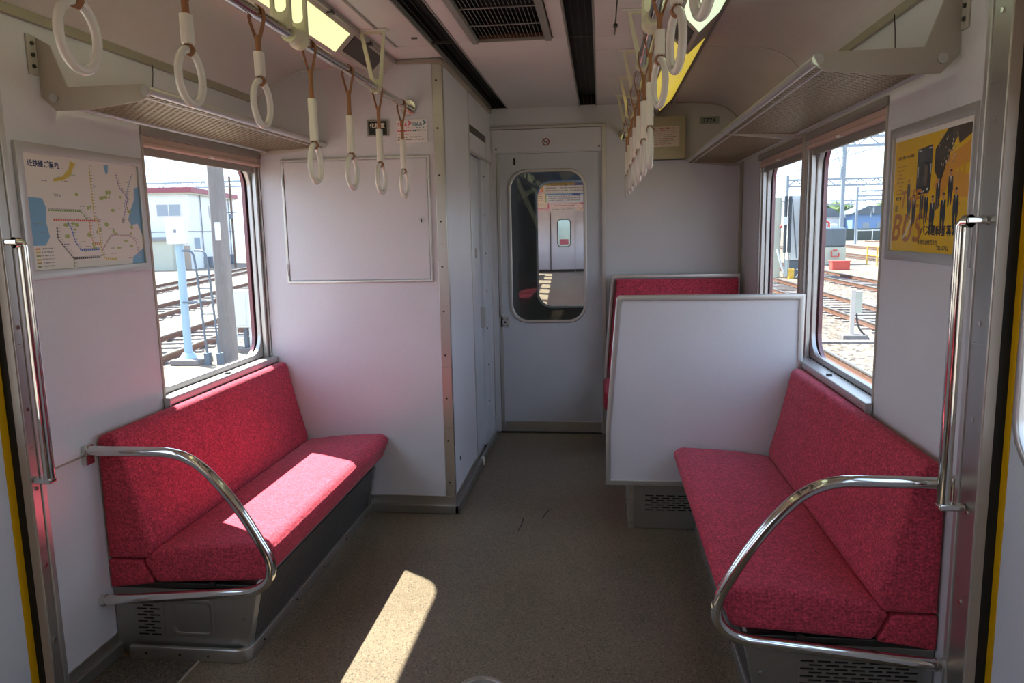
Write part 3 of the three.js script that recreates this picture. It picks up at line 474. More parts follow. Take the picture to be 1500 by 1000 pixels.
// transverse seats
{
  const shape = (g) => poly([[0.339 + g, 0.214 + g], [1.208 - g, 0.214 + g], [1.208 - g, 1.10 - g], [0.40 + g * 0.9, 1.10 - g], [0.389 + g, 1.088 - g], [0.340 + g, 0.48]]);
  const frame = (z, o) => { const f = shape(0), h = shape(0.024); f.holes.push(new THREE.Path(h.getPoints())); return mesh('edge_frame', [creased(faceExt(f, z, 0.034, 0.004), 0.5)], M.satin, o); };
  const make = (label, flip, z) => {
    const o = thing('transverse_seat', label, 'seat', [0.775, 0, z]); const at = (g) => g.translate(-0.775, 0, -z), dir = flip ? 1 : -1;  // dir: the way the sitter faces
    const fr = frame(z - 0.017, o); fr.geometry.translate(-0.775, 0, -z);
    mesh('back_panel', [metre(at(faceExt(shape(0.02), flip ? z - 0.010 : z - 0.002, 0.010)))], M.wall, o);
    const pad = poly([[0.375, 0.42], [1.19, 0.42], [1.19, 1.072], [0.42, 1.072], [0.368, 0.50]]);
    mesh('back_cushion', [metre(creased(at(faceExt(pad, flip ? z - 0.004 : z - 0.075, 0.075, 0.016)), 0.6))], M.red, o);
    mesh('seat_cushion', [metre(at(rbox(flip ? 0.335 : 0.365, 1.20, 0.30, 0.425, dir > 0 ? z + 0.02 : z - 0.50, dir > 0 ? z + 0.50 : z - 0.02, 0.03)))], M.red, o);
    const b = mesh('heater_box', [at(rbox(0.447, 1.21, 0.0, 0.30, dir > 0 ? z : z - 0.42, dir > 0 ? z + 0.42 : z + 0.0, 0.003))], M.steel, o);
    if (!flip) {
      const sl = []; for (let r = 0; r < 7; r++) for (let c = 0; c < 8; c++) sl.push([0.01 + c * 0.05 + (r % 2 ? 0.025 : 0), 0.008 + r * 0.0115, 0.038]);
      mesh('slotted_panel', [at(ext(slotPlate(0.44, 0.095, sl), 0.002).translate(0.513, 0.082, z + 0.0005))], M.steel, b);
      mesh('slot_backing', [at(new THREE.PlaneGeometry(0.43, 0.09).translate(0.733, 0.129, z + 0.0003))], M.black, b);
      mesh('corner_strip', [at(rbox(0.444, 0.472, 0.0, 0.21, z - 0.002, z + 0.004, 0.001))], M.alum, b);
      for (const y of [0.03, 0.185]) mesh('screw', [at(cyl([0.458, y, z + 0.003], [0.458, y, z + 0.008], 0.005, 8))], M.chrome, b);
      mesh('side_knob', [at(cyl([0.447, 0.115, z - 0.03], [0.437, 0.115, z - 0.03], 0.007, 10))], M.chrome, b);
    }
    return o;
  };
  make('white backed transverse seat seen from behind next to the red bench', false, -3.385);
  make('transverse seat with red backrest in a silver frame against the end wall', true, -4.93);
}

// ================================================================ LUGGAGE RACKS
function flipTri(g) { for (const n of Object.keys(g.attributes)) { const a = g.attributes[n], q = a.itemSize, v = a.array; for (let t = 0; t < a.count; t += 3) for (let c = 0; c < q; c++) { const x = v[(t + 1) * q + c]; v[(t + 1) * q + c] = v[(t + 2) * q + c]; v[(t + 2) * q + c] = x; } } }
function rack(label, s, z0, z1, nearPlate, mid) { // z0 near, z1 far
  const X = s < 0 ? XL : XR, k = -s, fx = s < 0 ? 0.335 : 0.35, o = thing('luggage_rack', label, 'rack', [X, 1.80, (z0 + z1) / 2]), zc = (z0 + z1) / 2, Y = 1.80;
  const pt = (d, y) => [k * d, y - Y];
  mesh('front_rail', [cyl([k * fx, 0.024, z0 - zc], [k * fx, 0.024, z1 - zc], 0.0135, 14)], M.satin, o);
  mesh('rear_rail', [cyl([k * 0.045, 0.0, z0 - zc], [k * 0.045, 0.0, z1 - zc], 0.008, 10)], M.satin, o);
  mesh('front_bar', [cyl([k * (fx - 0.03), 0.012, z0 - zc], [k * (fx - 0.03), 0.012, z1 - zc], 0.005, 8)], M.satin, o);
  // net of flat links with staggered eyelets
  const nets = [], w = fx - 0.055, L = z0 - z1, nv = Math.round(L / 0.03), sv = L / nv, nu = 19, su = w / nu, strip = rr(new THREE.Shape(), 0, 0, w, sv, 0);
  for (let i = 0; i < nu; i++) { const h = new THREE.Path(), cx = (i + 0.5) * su, cy = sv * (i % 2 ? 0.75 : 0.25); h.absellipse(cx, cy, su * 0.42, sv * 0.235, 0, Math.PI * 2); strip.holes.push(h); }
  const sg = ext(strip, 0.0016, 0, 4).rotateX(-Math.PI / 2).rotateZ(0.035); if (k < 0) sg.scale(-1, 1, 1), sg.index || flipTri(sg);
  for (let j = 0; j < nv; j++) nets.push(sg.clone().translate(k * 0.048, 0.0, z0 - zc - j * sv));
  const net = mesh('wire_net', nets, M.net, o); net.userData.kind = 'stuff';
  // bracket plates
  const plate = (z, big) => {
    const sh = big ? poly([pt(0.004, 1.985), pt(0.045, 1.962), pt(0.088, 1.842), pt(fx - 0.005, 1.842), pt(fx + 0.012, 1.834), pt(fx + 0.014, 1.812), pt(fx - 0.02, 1.794), pt(0.16, 1.776), pt(0.045, 1.776), pt(0.004, 1.818)]) : poly([pt(0.004, 1.96), pt(0.03, 1.95), pt(0.07, 1.84), pt(fx, 1.838), pt(fx + 0.014, 1.824), pt(fx - 0.01, 1.808), pt(0.10, 1.782), pt(0.02, 1.782), pt(0.004, 1.80)]);
    const b = mesh('bracket_plate', [creased(faceExt(sh, z - zc - 0.004, 0.008, 0.002), 0.5)], M.paintGrey, o);
    if (big) {
      for (const [d, y, r] of [[0.045, 1.812, 0.013], [fx, 1.822, 0.015]]) mesh('rivet', [cyl([k * d, y - Y, z - zc], [k * d, y - Y, z - zc + 0.010], r, 16)], M.satin, b);
      const m = mesh('mounting_plate', [rbox(k * 0.0, k * 0.006, 1.876 - Y, 1.988 - Y, z - zc + 0.004, z - zc + 0.042, 0.002)], M.paintGrey, b);
      for (const y of [1.90, 1.932, 1.964]) mesh('screw', [cyl([k * 0.005, y - Y, z - zc + 0.024], [k * 0.011, y - Y, z - zc + 0.024], 0.006, 10)], M.darksteel, m);
    }
  };
  plate(z0, nearPlate); plate(z1 + 0.006, false);
}
rack('grey metal luggage rack with wire net over the bench beside the route map', -1, -2.10, ZC + 0.012, true);
rack('grey metal luggage rack with wire net over the bench beside the yellow poster', 1, -2.10, -3.545, true);
rack('luggage rack with wire net over the transverse seats by the end wall', 1, -3.555, ZE + 0.02, false);

// ================================================================ HAND RAILS AND STRAPS
function rail(label, x, y, zEnd, joints, brackets, endWall) {
  const o = thing('hand_rail', label, 'hand rail', [x, y, zEnd]);
  mesh('pipe', [cyl([0, 0, 0], [0, 0, ZB - zEnd - 0.1], 0.0165, 16)], M.chrome, o);
  mesh('end_flange', [cyl([0, 0, 0], [0, 0, 0.008], 0.036, 20), cyl([0, 0, 0], [0, 0, 0.045], 0.022, 16)], M.chrome, o);
  const hgt = CY - y;
  for (const [z, wide] of brackets) {
    const b = new THREE.Shape(); b.moveTo(-0.055, hgt); b.lineTo(0.052, hgt); b.lineTo(0.03, 0.0); b.lineTo(0.0, -0.018); b.lineTo(-0.014, 0.0); b.closePath();
    b.holes.push(new THREE.Path([[-0.042, hgt - 0.013], [0.041, hgt - 0.013], [0.021, 0.030], [-0.004, 0.024]].map(([p, q]) => new THREE.Vector2(p, q))));
    const m = mesh('ceiling_bracket', [creased(faceExt(b, z - zEnd - 0.007, 0.014, 0.003), 0.5)], M.cream, o);
    mesh('mounting_plate', [rbox(-0.075, 0.06, hgt - 0.008, hgt + 0.0, z - zEnd - 0.02, z - zEnd + 0.02, 0.003)], M.ceil, m);
    mesh('collar', [cyl([0, 0, z - zEnd - 0.016], [0, 0, z - zEnd + 0.016], 0.023, 16)], M.cream, m);
  }
  for (const z of joints) {
    const j = mesh('joint_ball', [new THREE.SphereGeometry(0.031, 20, 14).translate(0, 0, z - zEnd), cyl([0, 0, z - zEnd + 0.02], [0, 0, z - zEnd + 0.075], 0.024, 16)], M.cream, o);
    for (const dz of [0.0, 0.12]) { const sh = rr(new THREE.Shape(), -0.03, 0.0, 0.03, hgt, 0.012); sh.holes.push(rr(new THREE.Path(), -0.018, 0.045, 0.018, hgt - 0.02, 0.016)); mesh('hanger_plate', [creased(faceExt(sh, z - zEnd + dz - 0.006, 0.012, 0.002), 0.5)], M.cream, j); }
  }
}
const RLx = -0.572, RLy = 1.976, RRx = 0.472, RRy = 2.0;
rail('long chrome hand rail with straps ending at the lavatory wall', RLx, RLy, ZC + 0.002, [-2.235], [[-3.0], [-1.2], [0.6], [2.4], [4.2]]);
rail('long chrome hand rail with straps ending at the end wall beside the door', RRx, RRy, ZE + 0.002, [-2.36], [[-2.92], [-3.55], [-4.15], [-4.7], [-1.2], [0.6], [2.4], [4.2]]);
function strapProto(long, label, group) {
  const o = thing('hand_strap', label, 'hand strap', [0, 0, 0], group), tubeL = long ? 0.128 : 0.062, tubeTop = long ? -0.158 : -0.098, tubeBot = tubeTop - tubeL, r = 0.0535;
  const band = (pts, w, t, m, name) => { const c = new THREE.CatmullRomCurve3(pts.map((p) => V(...p)), false, 'catmullrom', 0.3), n = 24, P = c.getPoints(n), sh = []; // ribbon across x? the band is wide along z
    const g = []; for (let i = 0; i < n; i++) { const A = P[i], B = P[i + 1], L = A.distanceTo(B), b = new THREE.BoxGeometry(t, L * 1.15, w); const d = B.clone().sub(A).normalize(); b.applyQuaternion(new THREE.Quaternion().setFromUnitVectors(V(0, 1, 0), d)); g.push(b.translate((A.x + B.x) / 2, (A.y + B.y) / 2, (A.z + B.z) / 2)); }
    return mesh(name, g, m, o); };
  const neck = tubeTop + (long ? 0.075 : 0.03);
  band([[0.004, neck, 0], [0.019, -0.02, 0], [0.018, 0.008, 0], [0, 0.0195, 0], [-0.018, 0.008, 0], [-0.019, -0.02, 0], [-0.004, neck, 0]], 0.017, 0.0025, M.leather, 'strap_loop');
  mesh('strap_band', [rbox(-0.005, 0.005, tubeTop - 0.01, neck + 0.012, -0.0085, 0.0085, 0.002)], M.leather, o);
  mesh('grip_tube', [creased(ext(rr(new THREE.Shape(), -0.011, -0.0155, 0.011, 0.0155, 0.008), tubeL, 0.002).rotateX(-Math.PI / 2).translate(0, tubeBot + 0.002, 0), 0.5)], M.plastic, o);
  band([[0.0, tubeBot + 0.005, 0.0], [0.011, tubeBot - 0.012, 0], [0.0, tubeBot - 0.0235, 0], [-0.011, tubeBot - 0.012, 0], [0, tubeBot + 0.005, 0]], 0.016, 0.0025, M.leather, 'ring_loop');
  const ring = mesh('grip_ring', [new THREE.TorusGeometry(r, 0.0088, 14, 40).rotateY(Math.PI / 2).scale(1, 1.06, 0.92).translate(0, tubeBot - 0.012 - r * 1.06, 0)], M.ring, o);
  return o;
}
{
  const nth = ['first', 'second', 'third', 'fourth', 'fifth', 'sixth', 'seventh'];
  const protos = {};
  const spots = (long, x, y, zs, where, group, yaw) => zs.forEach((z, i) => {
    const label = nth[i] + (long ? ' long' : ' short') + ' white hand strap from the ' + where; let o;
    if (protos[long]) { o = copy(protos[long], label); o.userData.group = group; } else o = protos[long] = strapProto(long, label, group);
    o.position.set(x, y, z); o.rotation.y = yaw + (rnd() - 0.5) * 0.16;
  });
  spots(false, RLx, RLy, [-1.955, -1.605, -1.248], 'rail joint, on the rail by the route map', 'short straps on the route map side rail', 0);
  spots(true, RLx, RLy, [-3.392, -3.028, -2.667, -2.313], 'lavatory wall, on the rail ending there', 'long straps on the route map side rail', 0);
  spots(false, RRx, RRy, [-2.04, -1.60, -1.20], 'rail joint, on the rail by the yellow poster', 'short straps on the poster side rail', 0.19);
  spots(true, RRx, RRy, [-4.54, -4.18, -3.82, -3.46, -3.12, -2.76, -2.42], 'end wall, on the rail ending there', 'long straps on the poster side rail', 0.04);
}

// ================================================================ SIGNS, POSTERS, SMALL FITTINGS
function framed(name, label, s, u0, u1, y0, y1, t, fm, cat, bd = 0.03) {
  const X = s < 0 ? XL : XR, k = -s, o = thing(name, label, cat, [X, y0, -(u0 + u1) / 2]), uc = (u0 + u1) / 2;
  const f = rr(new THREE.Shape(), u0 - uc, 0, u1 - uc, y1 - y0, 0.004); f.holes.push(rr(new THREE.Path(), u0 - uc + bd, bd, u1 - uc - bd, y1 - y0 - bd, 0.002));
  mesh('frame', [creased(sideExt(f, k > 0 ? 0 : -0.012, 0.012, 0.002), 0.5)], fm, o);
  const g = new THREE.PlaneGeometry(u1 - u0 - 2 * bd + 0.004, y1 - y0 - 2 * bd + 0.004); g.rotateY(k * Math.PI / 2).translate(k * 0.004, (y1 - y0) / 2, 0);
  mesh('print', [g], print(t, { roughness: 0.25, clearcoat: 0.3 }), o);
}
framed('route_map', 'framed railway route map with blue sea and coloured lines', -1, 1.962, 2.552, 1.285, 1.68, canvas(900, 560, (c, w, h) => {
  c.fillStyle = '#e6e2dc'; c.fillRect(0, 0, w, h);
  c.fillStyle = '#7fb2d6';
  const sea = (p) => { c.beginPath(); p.forEach(([x, y], i) => i ? c.lineTo(x, y) : c.moveTo(x, y)); c.fill(); };
  sea([[0, 210], [110, 215], [130, 260], [120, 330], [135, 400], [100, 440], [0, 440]]); sea([[600, 20], [640, 15], [632, 60], [612, 70]]);
  sea([[855, 130], [900, 120], [900, 400], [860, 330], [800, 340], [775, 310], [800, 260], [845, 200]]); sea([[790, 520], [900, 470], [900, 560], [780, 560]]);
  c.fillStyle = '#cdbb5e'; sea([[335, 20], [375, 30], [350, 60], [330, 95], [270, 120], [200, 130], [205, 115], [270, 100], [320, 60]]);
  c.fillStyle = '#a9b878'; for (let i = 0; i < 34; i++) { const x = 250 + rnd() * 560, y = 130 + rnd() * 390; c.beginPath(); c.ellipse(x, y, 7 + rnd() * 14, 5 + rnd() * 8, 0, 0, 7); c.fill(); }
  const ln = (col, wd, p, dash) => { c.strokeStyle = col; c.lineWidth = wd; c.setLineDash(dash || []); c.lineJoin = 'round'; c.beginPath(); p.forEach(([x, y], i) => i ? c.lineTo(x, y) : c.moveTo(x, y)); c.stroke(); c.setLineDash([]); };
  const st = (p, col) => { for (let i = 0; i + 1 < p.length; i++) { const [a, b] = p[i], [x, y] = p[i + 1], n = Math.max(2, Math.round(Math.hypot(x - a, y - b) / 16)); for (let j = 0; j <= n; j++) { c.fillStyle = col; c.fillRect(a + (x - a) * j / n - 2.5, b + (y - b) * j / n - 2.5, 5, 5); tiny(c, a + (x - a) * j / n + 5, b + (y - b) * j / n - 9, 14, 4, '#8c8a90'); } } };
  const L = [['#7d9a58', [[140, 270], [380, 270], [420, 310], [430, 310]]], ['#d2452f', [[170, 318], [520, 318]]], ['#c9b452', [[480, 40], [480, 300], [510, 330], [515, 480], [540, 520], [640, 525]]], ['#4a6db5', [[270, 325], [300, 370], [310, 420], [350, 470], [500, 468]]],
    ['#222a33', [[190, 350], [190, 410], [290, 510], [500, 510]]], ['#d08a5a', [[440, 320], [440, 400], [460, 440], [510, 440]]], ['#8d7aa8', [[700, 60], [720, 130], [790, 190], [720, 330]]], ['#b99aa0', [[515, 480], [600, 400], [640, 395], [780, 400], [830, 430], [850, 520]]], ['#9aa36a', [[290, 510], [290, 555]]], ['#8d9ec4', [[840, 60], [800, 130], [750, 240]]]];
  for (const [col, p] of L) { ln(col, 8, p); st(p, '#f4f2ee'); }
  for (let i = 0; i < 24; i++) tiny(c, 30 + rnd() * 800, 60 + rnd() * 470, 40, 6, ['#a88', '#889', '#9a8'][i % 3]);
  for (let i = 0; i < 6; i++) { c.fillStyle = ['#d9a070', '#cdbb5e', '#9aa36a', '#c9b452', '#b99a60', '#a0a070'][i]; c.fillRect(30, 452 + i * 17, 30, 8); tiny(c, 70, 452 + i * 17, 80, 7, '#888'); }
  glyphs(c, '近鉄線ご案内', 36, 34, 34, '#34406a', 4);
}), M.satin, 'map', 0.028);
framed('advert_poster', 'yellow poster with a bus and people in dark suits in a silver frame', 1, 1.95, 2.512, 1.287, 1.685, canvas(1000, 720, (c, w, h) => {
  c.fillStyle = '#e8e6e0'; c.fillRect(0, 0, w, h); c.fillStyle = '#e6b800'; c.fillRect(14, 34, w - 60, h - 40);
  const X0 = 14, W = w - 60; c.save(); c.beginPath(); c.rect(X0, 34, W, h - 40); c.clip();
  const sh = (col, p) => { c.fillStyle = col; c.beginPath(); p.forEach(([x, y], i) => i ? c.lineTo(x, y) : c.moveTo(x, y)); c.fill(); };
  sh('#dd9a2a', [[560, 330], [700, 190], [960, 120], [960, 230], [820, 260], [640, 420]]); sh('#e0a030', [[760, 260], [960, 300], [960, 420], [800, 400]]);
  sh('#3d342c', [[560, 130], [700, 34], [860, 34], [740, 160], [700, 220], [640, 330], [560, 250]]); sh('#4a3c32', [[790, 34], [960, 34], [960, 90], [830, 130]]);
  for (let i = 0; i < 34; i++) { c.fillStyle = ['#8d8578', '#d3c9b4', '#5d6570'][i % 3]; c.fillRect(575 + rnd() * 230, 50 + rnd() * 170, 5 + rnd() * 9, 8 + rnd() * 14); }
  // bus seen from the front, from above
  sh('#2c2f33', [[345, 110], [520, 100], [530, 120], [520, 350], [500, 372], [360, 378], [335, 355], [335, 130]]); sh('#3f464c', [[350, 125], [515, 116], [512, 190], [352, 198]]); sh('#6b5a4c', [[440, 210], [480, 208], [478, 330], [446, 335]]);
  for (const [x, y, q, r] of [[350, 118, 40, 8], [480, 112, 36, 8], [356, 342, 26, 12], [398, 352, 40, 12], [470, 342, 24, 12], [345, 215, 12, 60], [508, 205, 10, 60]]) { c.fillStyle = '#cfd3d4'; c.fillRect(x, y, q, r); }
  c.font = 'bold 150px sans-serif'; c.save(); c.transform(1, 0, -0.28, 1, 150, 0); c.fillStyle = '#c27f1e'; c.fillText('THE', 90, 450); c.font = 'bold 236px sans-serif'; c.fillStyle = '#b0701c'; c.fillText('BUS', 20, 655); c.restore();
  c.save(); c.transform(1, 0, -0.1, 1, 0, 0); c.font = 'bold 150px sans-serif'; c.fillStyle = '#dd9e22'; c.fillText('2', 760, 330); c.fillText('0', 860, 330); c.restore();
  c.strokeStyle = '#d9cfa0'; c.lineWidth = 16; c.beginPath(); c.moveTo(330, 430); c.quadraticCurveTo(300, 560, 170, 640); c.stroke();
  const man = (x, y, s, suit) => { // a walking figure in a suit, printed small
    sh('#c98f1a', [[x, y + 96 * s], [x + 70 * s, y + 112 * s], [x + 64 * s, y + 122 * s], [x, y + 104 * s]]);
    c.fillStyle = suit; c.beginPath(); c.moveTo(x - 15 * s, y + 24 * s); c.lineTo(x + 15 * s, y + 24 * s); c.lineTo(x + 18 * s, y + 66 * s); c.lineTo(x + 9 * s, y + 118 * s); c.lineTo(x + 2 * s, y + 118 * s); c.lineTo(x, y + 74 * s); c.lineTo(x - 6 * s, y + 124 * s); c.lineTo(x - 13 * s, y + 124 * s); c.lineTo(x - 18 * s, y + 62 * s); c.fill();
    c.fillStyle = '#e4dccb'; c.beginPath(); c.moveTo(x - 4 * s, y + 24 * s); c.lineTo(x + 4 * s, y + 24 * s); c.lineTo(x, y + 46 * s); c.fill(); c.fillStyle = '#b98a68'; c.beginPath(); c.ellipse(x, y + 13 * s, 7 * s, 10 * s, 0, 0, 7); c.fill(); c.fillStyle = '#2a201a'; c.beginPath(); c.ellipse(x, y + 8 * s, 8 * s, 7 * s, 0, Math.PI, 0); c.fill();
  };
  for (const [x, y, s, k] of [[235, 290, 1.0, '#5b4a38'], [760, 270, 1.35, '#2e2e33'], [620, 300, 1.25, '#3a3a40'], [250, 380, 1.15, '#4b4238'], [320, 385, 1.25, '#34302c'], [420, 360, 1.2, '#54483a'], [480, 370, 1.3, '#2c2c30'], [560, 400, 1.5, '#2b2b31'], [690, 390, 1.5, '#2b2b31'], [830, 370, 1.45, '#2a2a30']]) man(x, y - 14, s * 1.22, k);
  tiny(c, 60, 130, 210, 20, '#6d5208'); for (let i = 0; i < 9; i++) tiny(c, 60, 190 + i * 24, 70 + rnd() * 60, 8, '#7d6210'); tiny(c, 50, 380, 60, 26, '#6d5208'); c.fillStyle = '#8d7212'; c.fillRect(46, 430, 34, 44);
  glyphs(c, 'バス運転者募集中', 425, 556, 60, '#2b2416', 8.5); glyphs(c, '奈良交通株式会社', 395, 640, 30, '#2b2416', 3.4);
  c.font = 'bold 34px sans-serif'; c.fillStyle = '#2b2416'; c.fillText('TEL.0742', 640, 696); c.fillText('15', 890, 696); c.restore();
}), M.satin, 'poster', 0.028);
function flat(name, label, cat, x0, x1, y0, y1, z, t, m) { const o = thing(name, label, cat, [(x0 + x1) / 2, y0, z]); const w = x1 - x0, h = y1 - y0; mesh('plate', [rbox(-w / 2, w / 2, 0, h, 0, 0.004, 0.001)], m || M.paper, o); mesh('print', [new THREE.PlaneGeometry(w - 0.002, h - 0.002).translate(0, h / 2, 0.0045)], print(t), o); return o; }
{
  const o = thing('lavatory_sign', 'small black sign with white characters on the lavatory wall', 'sign', [-0.722, 1.853, ZC]);
  mesh('frame', [rbox(-0.052, 0.052, 0, 0.074, 0, 0.008, 0.003)], M.frameGrey, o);
  mesh('print', [new THREE.PlaneGeometry(0.09, 0.062).translate(0, 0.037, 0.0085)], print(canvas(256, 176, (c) => { c.fillStyle = '#11110f'; c.fillRect(0, 0, 256, 176); glyphs(c, '化粧室', 22, 22, 66, '#e4dccb', 8); c.strokeStyle = '#55504a'; c.lineWidth = 3; c.strokeRect(14, 108, 228, 54); })), o);
}
flat('coating_sticker', 'white sticker reading SIAA in red and teal on the lavatory wall', 'sticker', -0.632, -0.484, 1.82, 1.925, ZC, canvas(420, 300, (c) => {
  c.fillStyle = '#ece4e2'; c.fillRect(0, 0, 420, 300); c.font = 'bold 62px sans-serif';
  for (const [x, col] of [[8, '#cf3048'], [214, '#2a7c84']]) { c.fillStyle = col; c.fillText('SIAA', x, 88); c.beginPath(); c.moveTo(x + 148, 6); c.lineTo(x + 200, 44); c.lineTo(x + 148, 84); c.lineTo(x + 148, 62); c.lineTo(x + 170, 44); c.lineTo(x + 148, 28); c.fill(); tiny(c, x + 4, 104, 160, 16, col); tiny(c, x + 4, 138, 170, 24, col); }
  tiny(c, 12, 190, 170, 10, '#cf3048'); tiny(c, 12, 226, 330, 16, '#76706c'); tiny(c, 12, 258, 380, 18, '#76706c');
}));
flat('car_number_plate', 'grey plate with dark number 2774 high on the end wall', 'number plate', 0.95, 1.076, 2.05, 2.098, ZE, canvas(320, 120, (c) => { c.fillStyle = '#97a5a6'; c.fillRect(0, 0, 320, 120); c.font = 'bold 96px sans-serif'; c.fillStyle = '#1b2a2e'; c.fillText('2774', 52, 95); }));
{
  const o = thing('no_smoking_mark', 'round red no smoking mark on the header panel above the door', 'sign', [-0.037, 1.973, ZE + 0.012]);
  mesh('ring', [new THREE.TorusGeometry(0.021, 0.0035, 6, 32).scale(1, 1, 0.25)], std({ color: 0x9c2a26, roughness: 0.5 }), o); mesh('slash', [rbox(-0.019, 0.019, -0.002, 0.002, 0, 0.001, 0.0004).rotateZ(-0.75)], std({ color: 0x9c2a26, roughness: 0.5 }), o);
  mesh('cigarette', [rbox(-0.012, 0.012, -0.003, 0.002, 0, 0.0006, 0.0002)], M.darksteel, o);
}
{
  const o = thing('notice_box', 'cream metal box with a printed notice on the end wall', 'box', [0.732, 1.832, ZE]);
  mesh('case', [rbox(-0.127, 0.127, 0, 0.268, 0, 0.07, 0.005)], M.boxCream, o); mesh('lower_lid', [rbox(-0.1275, 0.1275, 0, 0.062, 0.001, 0.073, 0.004)], M.boxCream, o);
  mesh('notice', [new THREE.PlaneGeometry(0.19, 0.125).translate(-0.008, 0.142, 0.0705)], print(canvas(380, 250, (c) => { c.fillStyle = '#e2d6d0'; c.fillRect(0, 0, 380, 250); tiny(c, 50, 14, 260, 24, '#b0605c'); tiny(c, 40, 50, 300, 10, '#b0605c'); for (let i = 0; i < 7; i++) tiny(c, 30, 76 + i * 23, 320 - rnd() * 90, 10, i % 3 ? '#8a817e' : '#b0605c'); })), o);
}
{ // equipment hatch on the lavatory wall
  const o = thing('equipment_hatch', 'large flush access panel with silver edging and keyhole on the lavatory wall', 'panel', [-0.845, 1.16, ZC]);
  const f = rr(new THREE.Shape(), -0.368, 0.004, 0.366, 0.60, 0.004); f.holes.push(rr(new THREE.Path(), -0.356, 0.016, 0.354, 0.588, 0.002));
  mesh('edge_frame', [creased(faceExt(f, 0, 0.008, 0.002), 0.5)], M.satin, o); mesh('panel', [metre(rbox(-0.353, 0.351, 0.019, 0.585, 0.001, 0.005, 0.001))], M.wall, o);
  for (const y of [0.07, 0.50]) mesh('hinge', [cyl([-0.362, y - 0.03, 0.008], [-0.362, y + 0.03, 0.008], 0.006, 10)], M.satin, o);
  mesh('key_plate', [cyl([0.317, 0.30, 0.004], [0.317, 0.30, 0.008], 0.014, 6)], M.satin, o); mesh('keyhole', [rbox(0.3145, 0.3195, 0.288, 0.306, 0.007, 0.0088, 0.001)], M.black, o);
}
{ // floor hatch ring
  const o = thing('floor_hatch', 'round metal inspection hatch ring set in the floor', 'hatch', [-0.048, 0, -2.075]);
  mesh('ring', [new THREE.LatheGeometry([[0.060, 0.0], [0.077, 0.0], [0.077, 0.003], [0.074, 0.0045], [0.062, 0.0045], [0.060, 0.0]].map(([a, b]) => new THREE.Vector2(a, b)), 48)], M.alum, o);
  mesh('lid', [new THREE.CylinderGeometry(0.059, 0.059, 0.003, 48).translate(0, 0.0015, 0)], M.steel, o); mesh('screw', [cyl([0.0, 0.004, -0.068], [0, 0.0055, -0.068], 0.004, 10)], M.chrome, o);
}

